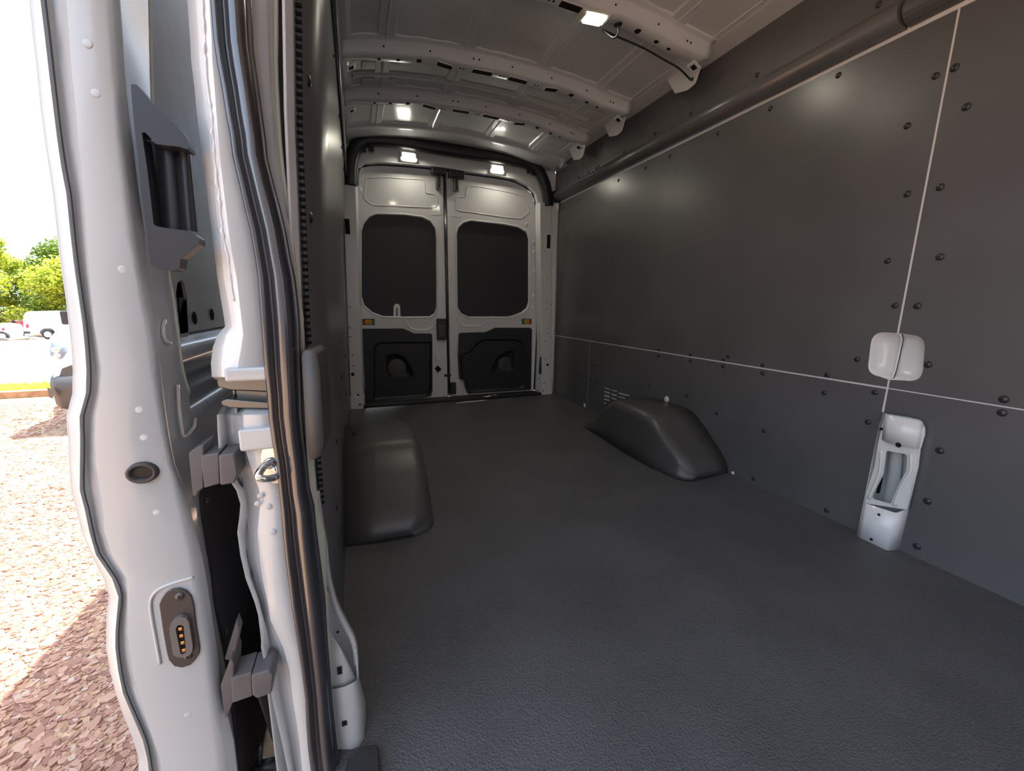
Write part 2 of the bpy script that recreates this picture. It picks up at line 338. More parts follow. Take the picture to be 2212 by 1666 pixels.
loft('pillar_lower_plate', [[(1.7, 0.842, 0.135), (1.7, 0.849, -0.008)], [(1.697, 0.831, 0.134), (1.697, 0.833, -0.009)], [(1.695, 0.752, 0.141), (1.695, 0.753, -0.009)], [(1.702, 0.747, 0.142), (1.702, 0.748, -0.009)], [(1.735, 0.735, 0.159), (1.735, 0.738, -0.004)]], SHELL, pil, solid=0.003)
loft('pillar_side', [[(1.707, 0.723, 0.431), (1.707, 0.727, 0.378), (1.707, 0.723, 0.32), (1.707, 0.725, 0.168)], [(1.735, 0.732, 0.425), (1.735, 0.735, 0.372), (1.735, 0.731, 0.313), (1.735, 0.734, 0.159)]], SHELL, pil, solid=0.003)
loft('duct', [[(1.775, 0.834, 0.328), (1.775, 0.827, 0.23), (1.775, 0.824, 0.122)], [(1.76, 0.816, 0.336), (1.76, 0.806, 0.235), (1.76, 0.804, 0.132)], [(1.775, 0.8, 0.34), (1.775, 0.79, 0.239), (1.775, 0.786, 0.138)]], CAVITY, pil)
disc('bolt_hole', (1.693, 0.777, 0.377), (-1, 0, 0), 0.0085, HOLE, pil, h=0.0006)
disc('bolt_hole', (1.693, 0.792, 0.113), (-1, 0, 0), 0.0048, HOLE, pil, h=0.0006)
disc('bolt_hole', (1.693, 0.8, 0.012), (-1, 0, 0), 0.0055, HOLE, pil, h=0.0006)
plate('slot', [(1.712, 0.751, 0.182), (1.712, 0.747, 0.187), (1.712, 0.746, 0.169), (1.712, 0.75, 0.165)], [], (0.001, 0, 0), HOLE, pil)
plate('slot', [(1.712, 0.751, 0.064), (1.712, 0.747, 0.068), (1.712, 0.747, 0.055), (1.712, 0.75, 0.05)], [], (0.001, 0, 0), HOLE, pil)
plate('slot', [(1.699, 0.841, 0.419), (1.699, 0.83, 0.422), (1.699, 0.829, 0.412), (1.699, 0.84, 0.41)], [], (0.001, 0, 0), HOLE, pil)
plate('inner_slot', [(1.77, 0.848, 0.216), (1.77, 0.838, 0.223), (1.77, 0.839, 0.16), (1.77, 0.849, 0.157)], [], (0.002, 0, 0), HOLE, pil)

# ================================================================== LEFT WALL
LP = [(0.0, -0.083), (0.8, -0.079), (1.1, -0.066), (1.3, -0.052), (1.6, -0.026), (1.72, -0.018), (2.1, 0.004)]
lx = lambda z: interp(LP, z)
zs = [0, 0.3, 0.6, 0.8, 0.95, 1.1, 1.2, 1.3, 1.45, 1.6, 1.72]
wall_l = loft('wall_left', [[(lx(z) - 0.010, y, z) for z in [-0.05] + zs + [1.9, 2.1]] for y in (0.72, 3.56)], SHELL, solid=0.004, kind='structure', label='passenger side body wall behind the sliding door opening')
loft('wall_panel', [[(lx(z), y, z) for z in zs] for y in (0.80, 1.5, 2.5, 3.46)], PANEL, wall_l, solid=0.006, smooth=True)
loft('upper_panel', [[(lx(z) + 0.014, y, z) for z in (1.73, 1.85, 2.0, 2.1)] for y in (0.80, 3.0)], PANEL, wall_l, solid=0.006)
loft('upper_panel', [[(lx(z) + 0.014, y, z) for z in (1.73, 1.85, 2.0, 2.1)] for y in (3.006, 3.46)], PANEL, wall_l, solid=0.006)
lpanel = [o for o in wall_l.children if o.name.startswith('wall_panel')][0]
for (y, z) in ((0.90, 1.22), (0.88, 0.985), (1.7, 1.66), (2.2, 1.66), (2.6, 1.66), (3.0, 1.66), (2.8, 0.5), (2.0, 0.5), (1.3, 0.42), (1.1, 0.30), (1.35, 0.12), (0.92, 0.60), (2.4, 0.34)):
    disc('rivet', (lx(z) + 0.003, y, z), (1, 0, 0.05), 0.0105, RIVET, lpanel, h=0.0055)
# fluted front edge of the twin-wall panel
bm = bmesh.new()
for k in range(110):
    z = 0.46 + k * 0.0112
    add_box(bm, (lx(z), 0.7985, z), (0.009, 0.004, 0.0048))
o = obj('fluted_edge', bm, HOLE, lpanel); o['kind'] = 'stuff'

# body outside this wall (rear quarter, outer skin)
loft('outer_skin', [[(lx(z) - 0.105, y, z) for z in (-0.42, 0.0, 0.5, 0.9, 1.3, 1.7, 2.05)] for y in (0.73, 3.6)], WHITE, wall_l, solid=0.003)
loft('front_quarter', [[(lx(z) - 0.05, y, z) for z in (-0.42, 0.0, 0.8, 1.3, 1.7, 2.1)] for y in (-1.25, -0.82)], WHITE, wall_l, solid=0.05)
box('door_header', (-0.12, -0.82, 1.82), (0.02, 0.75, 2.08), WHITE, wall_l, bevel=0.01)
plate('wall_front', rect('y', -1.2, -0.2, 1.88, -0.42, 2.12), [rect('y', -1.2, -0.02, 1.68, 0.05, 1.93)], (0, -0.05, 0), SHELL, kind='structure', label='front frame of the load space, open towards the cab')

# cab in front of the load space: roof, pillars, doors below the windows, bonnet
cab = box('cab_roof', (-0.14, -2.3, 1.95), (1.80, -1.25, 2.02), WHITE, wall_l, bevel=0.02)
for x0, x1 in ((-0.20, -0.14), (1.80, 1.86)):
    box('cab_door', (x0, -2.9, -0.42), (x1, -1.25, 0.72), WHITE, wall_l, bevel=0.02)
    box('cab_pillar', (x0, -2.35, 0.72), (x1, -2.25, 1.98), WHITE, wall_l, bevel=0.01)
    box('cab_pillar', (x0, -1.36, 0.72), (x1, -1.25, 1.98), WHITE, wall_l, bevel=0.01)
box('bonnet', (-0.10, -3.6, -0.42), (1.76, -2.9, 0.55), WHITE, wall_l, bevel=0.05)
box('dashboard', (-0.14, -2.9, 0.0), (1.80, -2.5, 0.68), BLACK, wall_l, bevel=0.03)

# ================================================================== CEILING
RZ = [(-0.14, 1.99), (0.0, 2.015), (0.10, 2.045), (0.26, 2.072), (0.47, 2.090), (0.66, 2.097), (0.86, 2.097), (1.10, 2.085), (1.30, 2.064), (1.45, 2.035), (1.60, 2.015), (1.80, 1.985)]
def smooth_tab(tab):
    sp = spline([(a, b, 0) for a, b in tab], 8); return [(p.x, p.y) for p in sp]
RZS = smooth_tab(RZ)
rz = lambda x: interp(RZS, x)
bm = bmesh.new(); xs = []
prof = []
x = -0.14
ribs = [0.17, 0.56, 0.98, 1.34]
pts = set()
for r in ribs:
    for d in (0.0, 0.006, 0.035, 0.042, 0.049, 0.078, 0.084): pts.add(round(r + d, 4))
for k in range(60): pts.add(round(-0.14 + 1.96 * k / 59, 4))
for x in sorted(pts):
    z = rz(x)
    for r in ribs:
        t = x - r
        if 0.005 < t < 0.079: z -= 0.007
        if 0.036 < t < 0.048: z -= 0.005
    prof.append((x, z))
ys = [-1.25, 0, 0.6, 1.2, 1.62, 1.9, 2.25, 2.55, 2.6, 2.66, 2.8, 3.1, 3.22, 3.30]
cols = []
for y in ys:
    cols.append([(x, y, z - (0.02 if y > 3.29 else 0)) for x, z in prof])
ceiling = loft('ceiling', cols, SHELL, smooth=False, kind='structure', label='bare white painted ribbed van roof')
for p in ceiling.data.polygons: p.use_smooth = True
em = ceiling.modifiers.new('es', 'EDGE_SPLIT'); em.split_angle = math.radians(15)
box('roof_skin', (-0.16, -1.25, 2.12), (1.86, 3.6, 2.13), WHITE, ceiling, bevel=0)
# closing frame above the rear doors
cols = []
for y, dz in ((3.24, -0.002), (3.27, -0.028), (3.30, -0.030), (3.36, -0.028), (3.44, -0.034), (3.50, -0.040)):
    cols.append([(x, y, rz(x) + dz) for x in [i * 0.03 - 0.02 for i in range(58)]])
loft('rear_roof_frame', cols, SHELL, ceiling, solid=0.004)

def bow(yf, x0, x1, lamps=False):
    """pressed hat-section roof bow; front face, perforated bottom face, wavy flanges"""
    root = empty('roof_bow', (0.82, yf, 2.0), parent=ceiling, label='pressed steel roof bow with slots along its underside')
    H = 0.066; D = 0.088; n = 56
    xs = [x0 + (x1 - x0) * k / n for k in range(n + 1)]
    def sec(x):
        z = rz(x); t = min(1, max(0, (x - x0) / 0.18)); t2 = min(1, max(0, (x1 - x) / 0.18)); k = min(t, t2)
        h = H * (0.86 + 0.14 * k)
        # locating dimples
        dip = 0.006 * sum(1 for c in (x0 + 0.42, x1 - 0.42) if abs(x - c) < 0.07)
        wob = 0.004 * math.sin(x * 46) * (1 if k > 0.9 else 0.2)
        return [(x, yf - 0.030 + wob, z - 0.001), (x, yf - 0.022 + wob * 0.5, z - 0.006), (x, yf - 0.008, z - 0.010), (x, yf, z - 0.014), (x, yf + 0.010, z - h + 0.010 + dip), (x, yf + 0.020, z - h + dip), (x, yf + D - 0.012, z - h + dip), (x, yf + D, z - h + 0.008 + dip), (x, yf + D + 0.014, z - 0.012), (x, yf + D + 0.034, z - 0.002)]
    loft('bow_channel', [sec(x) for x in xs], SHELL, root, solid=0.002)
    for xe in (x0, x1):
        s_ = sec(xe); plate('bow_end', s_[3:9], [], (0.003 if xe == x1 else -0.003, 0, 0), SHELL, root)
    fy = yf + 0.052; mid = 0.5 * (x0 + x1)
    def bz(x): return rz(x) - H - 0.0025 + (0.006 if abs(x - x0 - 0.42) < 0.07 or abs(x - x1 + 0.42) < 0.07 else 0)
    def slot(x, a, b, name='slot'):
        t = math.atan2(bz(x + 0.02) - bz(x - 0.02), 0.04)
        bm = bmesh.new(); add_box(bm, (x, fy, bz(x)), (a, b, 0.002), Matrix.Rotation(-t, 3, 'Y')); obj(name, bm, HOLE, root)
        bm = bmesh.new()
        for dx, dy, sx, sy in ((0, b / 2 + 0.002, a + 0.008, 0.004), (0, -b / 2 - 0.002, a + 0.008, 0.004), (a / 2 + 0.002, 0, 0.004, b), (-a / 2 - 0.002, 0, 0.004, b)):
            add_box(bm, (x + dx * math.cos(t), fy + dy, bz(x) + dx * math.sin(t)), (sx, sy, 0.004), Matrix.Rotation(-t, 3, 'Y'))
        obj('slot_rim', bm, SHELL, root)
    for dx in (-0.30, -0.10, 0.10, 0.30):
        if lamps and abs(dx) == 0.30: continue
        slot(mid + dx, 0.105 if abs(dx) < 0.2 else 0.075, 0.036)
    for xx, r in ((mid - 0.43, 0.016), (mid + 0.43, 0.016), (mid - 0.53, 0.011), (mid + 0.53, 0.011), (mid - 0.20, 0.006), (mid, 0.006), (mid + 0.20, 0.006), (mid - 0.62, 0.009), (mid + 0.60, 0.009), (mid + 0.02, 0.006), (mid - 0.22, 0.006), (mid + 0.22, 0.006)):
        t = math.atan2(bz(xx + 0.02) - bz(xx - 0.02), 0.04)
        disc('hole', (xx, fy, bz(xx) - 0.0006), (math.sin(t), 0, -math.cos(t)), r, HOLE, root, h=0.0006)
    for xx in (mid - 0.6, mid - 0.38, mid - 0.16, mid - 0.13, mid + 0.05, mid + 0.28, mid + 0.5, mid + 0.66, mid + 0.68):
        disc('hole', (xx, yf + 0.0035, rz(xx) - 0.038), (0, -1, -0.2), 0.0045, HOLE, root, h=0.0006)
    # gusset tongues hanging down in front of the wall panels
    for s, xe in ((1, x1), (-1, x0)):
        xo = xe + s * 0.02
        zt = rz(xe)
        ring = [(xo, yf + 0.03, zt + 0.01), (xo, yf + 0.085, zt - 0.06), (xo, yf + 0.11, zt - 0.115), (xo, yf + 0.16, zt - 0.122), (xo, yf + 0.25, zt - 0.10), (xo, yf + 0.33, zt + 0.01)]
        plate('gusset', fillet(ring, [0, 0.03, 0.02, 0.02, 0.02, 0]), [], (s * 0.004, 0, 0), SHELL, root, bevel=0.0015)
        bm = bmesh.new(); add_box(bm, (xe - s * 0.05, yf + 0.05, zt - 0.083), (0.05, 0.05, 0.006), Matrix.Rotation(s * 0.5, 3, 'Y')); obj('end_pad', bm, SHELL, root, bevel=0.003)
        bm = bmesh.new(); add_box(bm, (xe - s * 0.05, yf + 0.05, zt - 0.0855), (0.024, 0.026, 0.004), Matrix.Rotation(s * 0.5, 3, 'Y')); obj('slot', bm, HOLE, root)
    return root
bow1 = bow(1.685, 0.0, 1.60, lamps=True)
bow2 = bow(2.285, 0.0, 1.60)
bow3 = bow(2.76, 0.0, 1.60)
# transverse stiffener and stamped pads in the bay between the two rear bows
sweep('roof_stiffener', [(x, 2.62, rz(x) - 0.002) for x in [0.06 + 0.04 * k for k in range(37)]], [(-0.030, 0.0), (-0.016, 0.009), (0.0, 0.012), (0.016, 0.009), (0.030, 0.0)], (0, 0, -1), SHELL, ceiling, closed=False)
for xx, dx, dy in ((0.14, 0.07, 0.07), (0.27, 0.06, 0.07), (1.36, 0.07, 0.07), (1.47, 0.06, 0.07)):
    for yy in (2.53, 2.70):
        t = math.atan2(rz(xx + 0.02) - rz(xx - 0.02), 0.04)
        bm = bmesh.new(); add_box(bm, (xx, yy, rz(xx) - 0.004), (dx, dy, 0.008), Matrix.Rotation(-t, 3, 'Y')); obj('stamped_pad', bm, SHELL, ceiling, bevel=0.003)
# small tab on the rear right
plate('edge_tab', fillet([(1.655, 3.22, 2.04), (1.655, 3.25, 1.955), (1.655, 3.31, 1.94), (1.655, 3.35, 2.04)], [0, 0.02, 0.02, 0]), [], (0.004, 0, 0), SHELL, ceiling)
# longitudinal roof edge flange
for s, xe in ((1, 1.615), (-1, 0.005)):
    bm = bmesh.new()
    q = [(xe - s * 0.05, 2.030), (xe - s * 0.038, 2.016), (xe - s * 0.02, 2.022), (xe - s * 0.008, 2.014), (xe + s * 0.012, 2.010), (xe + s * 0.014, 2.030)] if s > 0 else [(xe + 0.05, 2.03), (xe + 0.03, 2.014), (xe, 2.006), (xe - 0.03, 2.006)]
    A = [bm.verts.new((x, -1.2, z)) for x, z in q]; B = [bm.verts.new((x, 3.46, z)) for x, z in q]
    for i in range(len(q) - 1): bm.faces.new((A[i], A[i + 1], B[i + 1], B[i]))
    obj('edge_flange', bm, SHELL, ceiling, solid=0.003)

# ================================================================== REAR FRAME
OPEN = [(0.033, 3.56, 0.02), (0.013, 3.56, 0.482), (0.016, 3.56, 1.03), (0.042, 3.56, 1.446), (0.069, 3.56, 1.715), (0.088, 3.56, 1.828), (0.136, 3.56, 1.859), (0.245, 3.56, 1.88), (0.443, 3.56, 1.892), (0.628, 3.56, 1.896), (0.758, 3.56, 1.897), (0.892, 3.56, 1.891), (1.185, 3.56, 1.888), (1.336, 3.56, 1.878), (1.458, 3.56, 1.838), (1.528, 3.56, 1.785), (1.558, 3.56, 1.676), (1.586, 3.56, 1.479), (1.594, 3.56, 0.7), (1.576, 3.56, 0.028)]
OPENL = [(p[0], 3.50, p[2]) for p in OPEN]
OPENL[0] = (OPENL[0][0], 3.50, -0.02); OPENL[-1] = (OPENL[-1][0], 3.50, -0.02)
outer = [(-0.12, 3.50, -0.03), (-0.12, 3.50, 1.9), (-0.02, 3.50, 2.07), (0.82, 3.50, 2.10), (1.66, 3.50, 2.05), (1.75, 3.50, 1.9), (1.75, 3.50, -0.03)]
def scale_ring(r, c, s): return [tuple(V(c) + (V(p) - V(c)) * s) for p in r]
bm = bmesh.new()
ring = outer + [(OPENL[-1][0], 3.50, -0.03)] + list(reversed(OPENL)) + [(OPENL[0][0], 3.50, -0.03)]
wall_rear = plate('wall_rear', ring, [], (0, 0.055, 0), SHELL, kind='structure', label='white rear body frame around the cargo doors')
# pillar posts
def post(name, pts_xy, z0, z1, dx1, parent, m=SHELL):
    bm = bmesh.new(); A = [bm.verts.new((x, y, z0)) for x, y in pts_xy]; B = [bm.verts.new((x + dx1, y, z1)) for x, y in pts_xy]
    n = len(A)
    for i in range(n): bm.faces.new((A[i], A[(i + 1) % n], B[(i + 1) % n], B[i]))
    bm.faces.new(A); bm.faces.new(B)
    return obj(name, bm, m, parent, bevel=0.004)
postR = post('rear_post', [(1.602, 3.45), (1.706, 3.45), (1.74, 3.52), (1.585, 3.52)], 0.125, 1.70, -0.055, wall_rear)
post('post_sleeve', [(1.599, 3.445), (1.711, 3.445), (1.745, 3.52), (1.580, 3.52)], -0.01, 0.125, 0, wall_rear)
postL = post('rear_post', [(-0.075, 3.45), (0.012, 3.45), (0.030, 3.52), (-0.09, 3.52)], 0.10, 1.70, 0.045, wall_rear)
post('post_sleeve', [(-0.080, 3.445), (0.016, 3.445), (0.034, 3.52), (-0.095, 3.52)], -0.01, 0.10, 0, wall_rear)
for p in [(1.659, 3.45, 0.283), (1.632, 3.45, 0.334), (1.659, 3.45, 0.573), (1.647, 3.45, 0.615), (1.661, 3.45, 0.643), (1.635, 3.45, 0.855), (1.64, 3.45, 0.799), (1.671, 3.45, 0.834), (1.629, 3.45, 0.502), (1.665, 3.45, 0.436), (1.64, 3.45, 1.064)]:
    disc('hole', p, (0, -1, 0), 0.013 if abs(p[2] - 0.28) < 0.04 else 0.0045, HOLE, postR, h=0.0006)
for p in [(1.625, 3.444, 0.116), (1.564, 3.444, 0.153), (1.558, 3.444, 0.048), (1.616, 3.444, 0.037)]: disc('hole', p, (0, -1, 0), 0.006, HOLE, wall_rear, h=0.0006)
for p in [(-0.041, 3.45, 0.346), (-0.049, 3.45, 0.278), (-0.039, 3.45, 0.431), (-0.05, 3.45, 0.574), (-0.05, 3.45, 0.644), (-0.035, 3.45, 0.803)]:
    disc('hole', p, (0, -1, 0), 0.014 if p[2] < 0.31 else 0.005, HOLE, postL, h=0.0006)
for p in [(-0.018, 3.444, 0.11), (-0.01, 3.444, 0.03)]: disc('hole', p, (0, -1, 0), 0.008, HOLE, wall_rear, h=0.0006)
box('post_vent', (1.588, 3.452, 0.20), (1.604, 3.50, 0.36), BLACK, postR, bevel=0.003)
box('post_slot', (1.621, 3.452, 1.326), (1.653, 3.447, 1.44), HOLE, postR, bevel=0)
box('post_slot', (-0.035, 3.452, 1.338), (-0.001, 3.447, 1.446), HOLE, postL, bevel=0)

# black moulded trim arch over the doors
arch = [(0.021, 3.47, 1.681), (0.028, 3.47, 1.783), (0.047, 3.47, 1.885), (0.086, 3.47, 1.959), (0.162, 3.47, 2.009), (0.344, 3.47, 2.027), (0.691, 3.47, 2.021), (1.068, 3.47, 2.015), (1.268, 3.47, 2.012), (1.435, 3.47, 2.0), (1.53, 3.47, 1.956), (1.588, 3.47, 1.871), (1.617, 3.47, 1.777), (1.633, 3.47, 1.68)]
trim1 = sweep('trim_1', spline(arch, 5), [(-0.045, 0.0), (-0.045, 0.022), (-0.032, 0.034), (0.020, 0.036), (0.036, 0.024), (0.045, 0.008), (0.045, 0.0)], (0, -1, 0), BLACK, kind='structure', label='black moulded trim arch above the rear doors')
for p in [(0.13, 3.47, 1.942), (0.184, 3.47, 1.953)]: box('clip', (p[0] - 0.016, 3.455, p[2] - 0.02), (p[0] + 0.016, 3.475, p[2] + 0.03), BLACK, trim1, bevel=0.004)
for p in [(1.442, 3.47, 1.946), (1.485, 3.47, 1.935)]: box('clip', (p[0] - 0.014, 3.455, p[2] - 0.02), (p[0] + 0.014, 3.475, p[2] + 0.03), BLACK, trim1, bevel=0.004)
# door aperture seal
sweep('door_seal', spline(OPEN, 4), [(-0.010, 0), (-0.010, 0.012), (0.010, 0.012), (0.010, 0)], (0, -1, 0), BLACK, wall_rear)
trim2 = box('trim_2', (0.02, 3.44, -0.005), (1.60, 3.56, 0.022), BLACK, kind='structure', label='black ridged sill strip at the foot of the rear doors', bevel=0.004)
for k in range(7): box('tread_rib', (0.06, 3.448 + 0.014 * k, 0.020), (1.56, 3.454 + 0.014 * k, 0.026), BLACK, trim2, bevel=0.001)

# ================================================================== REAR DOORS
DY = 3.565
WIN_L = [(0.084, 3.565, 1.389), (0.107, 3.565, 1.443), (0.149, 3.565, 1.492), (0.203, 3.565, 1.516), (0.413, 3.565, 1.526), (0.554, 3.565, 1.519), (0.618, 3.565, 1.494), (0.656, 3.565, 1.442), (0.665, 3.565, 1.373), (0.651, 3.565, 0.808), (0.634, 3.565, 0.756), (0.595, 3.565, 0.729), (0.381, 3.565, 0.726), (0.211, 3.565, 0.731), (0.13, 3.565, 0.762), (0.072, 3.565, 0.818), (0.055, 3.565, 0.888)]
WIN_R = [(0.839, 3.565, 1.412), (0.855, 3.565, 1.463), (0.901, 3.565, 1.504), (0.963, 3.565, 1.524), (1.258, 3.565, 1.516), (1.392, 3.565, 1.503), (1.469, 3.565, 1.468), (1.496, 3.565, 1.409), (1.506, 3.565, 0.862), (1.489, 3.565, 0.806), (1.437, 3.565, 0.765), (1.332, 3.565, 0.725), (0.93, 3.565, 0.725), (0.867, 3.565, 0.756), (0.836, 3.565, 0.809)]
def door_skin(n, ring, win, label):
    return plate('door_%d' % n, ring, [win], (0, 0.03, 0), SHELL, bevel=0.005, kind='structure', label=label)
op = [(p[0], DY, p[2]) for p in OPEN]
ML = 0.733; MR = 0.757
dl = [(ML, DY, 0.010), (0.022, DY, 0.010)] + [p for p in op if p[0] < ML and p[2] > 0.06] + [(ML, DY, op[10][2] - 0.005)]
dr = [(MR, DY, op[10][2] - 0.008)] + [p for p in op if p[0] > MR and p[2] > 0.06] + [(1.578, DY, 0.010), (MR, DY, 0.010)]
d1 = door_skin(1, dl, WIN_L, 'white rear cargo door with latch, nearer the open sliding door')
d2 = door_skin(2, dr, WIN_R, 'white rear cargo door beside the riveted driver side wall')
def shrink(ring, s):
    c = sum((V(p) for p in ring), V()) / len(ring); return [tuple(c + (V(p) - c) * s) for p in ring]
for d, win, rv in ((d1, WIN_L, '290,575 447,582 195,652 195,765 228,935 258,1045 543,680 543,785 522,942'), (d2, WIN_R, '')):
    lip = [V(p) for p in win]; lip.append(lip[0])
    c = sum(lip, V()) / len(lip)
    loft('window_flange', [[(p.x + (c.x - p.x) * a, DY + b, p.z + (c.z - p.z) * a) for p in lip] for a, b in ((-0.045, -0.001), (-0.02, -0.006), (-0.005, -0.004), (0.0, 0.010), (0.004, 0.026))], SHELL, d)
    plate('window_panel', [(p[0], DY + 0.018, p[2]) for p in shrink(win, 1.02)], [], (0, 0.006, 0), DPANEL, d, label='black sheet covering the window opening')
for p in [(0.262, 3.582, 1.464), (0.479, 3.582, 1.471), (0.129, 3.582, 1.352), (0.12, 3.582, 1.2), (0.152, 3.582, 0.967), (0.185, 3.582, 0.812), (0.613, 3.582, 1.344), (0.609, 3.582, 1.195), (0.571, 3.582, 0.966)]: disc('rivet', p, (0, -1, 0), 0.007, RIVET, d1, h=0.003)
for p in [(1.051, 3.582, 1.469), (1.312, 3.582, 1.46), (1.452, 3.582, 1.345), (1.458, 3.582, 1.197), (0.895, 3.582, 1.346), (0.893, 3.582, 1.197), (0.922, 3.582, 0.965), (1.423, 3.582, 0.965), (1.235, 3.582, 0.788)]: disc('rivet', p, (0, -1, 0), 0.007, RIVET, d2, h=0.003)
# white tab with a slit on the left window panel
plate('tab', fillet([(0.292, 3.578, 0.726), (0.298, 3.578, 0.806), (0.308, 3.578, 0.826), (0.327, 3.578, 0.832), (0.344, 3.578, 0.826), (0.351, 3.578, 0.806), (0.351, 3.578, 0.726)], 0.004), [], (0, -0.004, 0), SHELL, d1, bevel=0.0015)
plate('tab_slit', [(0.32, 3.573, 0.798), (0.328, 3.573, 0.799), (0.327, 3.573, 0.726), (0.319, 3.573, 0.726)], [], (0, -0.0006, 0), HOLE, d1)
# lower trim panels with a recessed field and a speaker cup
def lower_panel(d, outer, inner, cup, disc_c, disc_r):
    FY = DY - 0.026                       # face of the recessed field
    plate('trim_panel', outer, [inner], (0, 0.046, 0), DPANEL, d, bevel=0.004)
    n = 48; a = resample_ring(inner, n); c = sum(a, V()) / n
    loft('trim_recess_wall', [[tuple(p) for p in a + a[:1]], [(p.x + (c.x - p.x) * 0.07, FY, p.z + (c.z - p.z) * 0.07) for p in a + a[:1]]], DPANEL, d)
    fld = [(p.x + (c.x - p.x) * 0.06, FY, p.z + (c.z - p.z) * 0.06) for p in a]
    plate('trim_field', fld, [[(q[0], FY, q[2]) for q in cup]], (0, 0.004, 0), DPANEL, d)
    b = resample_ring([(q[0], FY, q[2]) for q in cup], 40); cc = sum(b, V()) / 40
    loft('speaker_cup', [[(p.x + (cc.x - p.x) * s, FY + dd, p.z + (cc.z - p.z) * s) for p in b + b[:1]] for s, dd in ((-0.10, -0.001), (-0.05, -0.009), (0.0, -0.003), (0.10, 0.020), (0.95, 0.022))], DPANEL, d)
    disc('speaker_disc', (disc_c[0], FY + 0.021, disc_c[2]), (0, -1, 0), disc_r, GREYP, d, h=0.003, seg=24)
lower_panel(d1, fillet([(0.039, 3.523, 0.622), (0.051, 3.523, 0.631), (0.366, 3.523, 0.63), (0.408, 3.523, 0.61), (0.458, 3.523, 0.587), (0.592, 3.523, 0.585), (0.602, 3.523, 0.57), (0.59, 3.523, 0.091), (0.576, 3.523, 0.045), (0.53, 3.523, 0.035), (0.04, 3.523, 0.029)], 0.005),
  fillet([(0.098, 3.523, 0.042), (0.118, 3.523, 0.463), (0.131, 3.523, 0.5), (0.168, 3.523, 0.523), (0.594, 3.523, 0.517), (0.582, 3.523, 0.1), (0.561, 3.523, 0.054), (0.522, 3.523, 0.044)], 0.004), [(0.223, 3.565, 0.403), (0.289, 3.565, 0.424), (0.368, 3.565, 0.391), (0.412, 3.565, 0.305), (0.433, 3.565, 0.242), (0.413, 3.565, 0.212), (0.258, 3.565, 0.217), (0.222, 3.565, 0.283)], (0.301, 3.6, 0.3), 0.075)
lower_panel(d2, fillet([(0.838, 3.523, 0.574), (0.854, 3.523, 0.586), (1.081, 3.523, 0.589), (1.131, 3.523, 0.609), (1.172, 3.523, 0.627), (1.511, 3.523, 0.624), (1.525, 3.523, 0.607), (1.526, 3.523, 0.039), (0.912, 3.523, 0.041), (0.888, 3.523, 0.105), (0.877, 3.523, 0.162), (0.835, 3.523, 0.181), (0.829, 3.523, 0.38)], 0.005),
  fillet([(0.839, 3.523, 0.398), (0.908, 3.523, 0.412), (0.965, 3.523, 0.462), (1.015, 3.523, 0.516), (1.056, 3.523, 0.528), (1.388, 3.523, 0.521), (1.438, 3.523, 0.494), (1.453, 3.523, 0.441), (1.456, 3.523, 0.052), (0.925, 3.523, 0.053), (0.896, 3.523, 0.107), (0.887, 3.523, 0.17), (0.845, 3.523, 0.191)], 0.004), [(1.349, 3.565, 0.409), (1.273, 3.565, 0.415), (1.192, 3.565, 0.37), (1.147, 3.565, 0.289), (1.137, 3.565, 0.24), (1.17, 3.565, 0.217), (1.31, 3.565, 0.213), (1.354, 3.565, 0.247)], (1.269, 3.6, 0.296), 0.062)
# latch, stickers, catches
lt = [(0.647, 3.56, 0.528), (0.727, 3.56, 0.711)]
box('latch', (lt[0][0], DY - 0.035, lt[0][2]), (lt[1][0], DY, lt[1][2]), BLACK, d1, bevel=0.006)
l2 = [(0.653, 3.53, 0.551), (0.71, 3.53, 0.651)]; box('latch_handle', (l2[0][0], DY - 0.046, l2[0][2]), (l2[1][0], DY - 0.03, l2[1][2]), GREYP, d1, bevel=0.004)
def sticker(d, a, b, cols):
    x0, x1 = a[0], b[0]; z0, z1 = min(a[2], b[2]), max(a[2], b[2])
    box('sticker_plate', (x0 - 0.012, DY - 0.001, z0 - 0.012), (x1 + 0.012, DY + 0.001, z1 + 0.012), SHELL, d, bevel=0)
    box('sticker_border', (x0, DY - 0.002, z0), (x1, DY, z1), HOLE, d, bevel=0)
    f = [0.03, 0.25, 0.75, 0.97]
    for k, c in enumerate(cols):
        box('sticker_field', (x0 + (x1 - x0) * (f[k] + 0.01), DY - 0.003, z0 + 0.006), (x0 + (x1 - x0) * (f[k + 1] - 0.01), DY - 0.001, z1 - 0.006), c, d, bevel=0)
    yx = x0 + (x1 - x0) * 0.6
    box('pointer', (x0 + (x1 - x0) * 0.36, DY - 0.004, (z0 + z1) / 2 - 0.012), (x0 + (x1 - x0) * 0.62, DY - 0.002, (z0 + z1) / 2 + 0.012), mat('sticker_ochre', (0.55, 0.25, 0.02), 0.5), d, bevel=0)
sk = [(0.049, 3.565, 0.66), (0.143, 3.565, 0.708), (1.438, 3.565, 0.656), (1.536, 3.565, 0.705)]
sticker(d1, sk[0], sk[1], (RED, YELLOW, GREEN)); sticker(d2, sk[2], sk[3], (GREEN, YELLOW, RED))
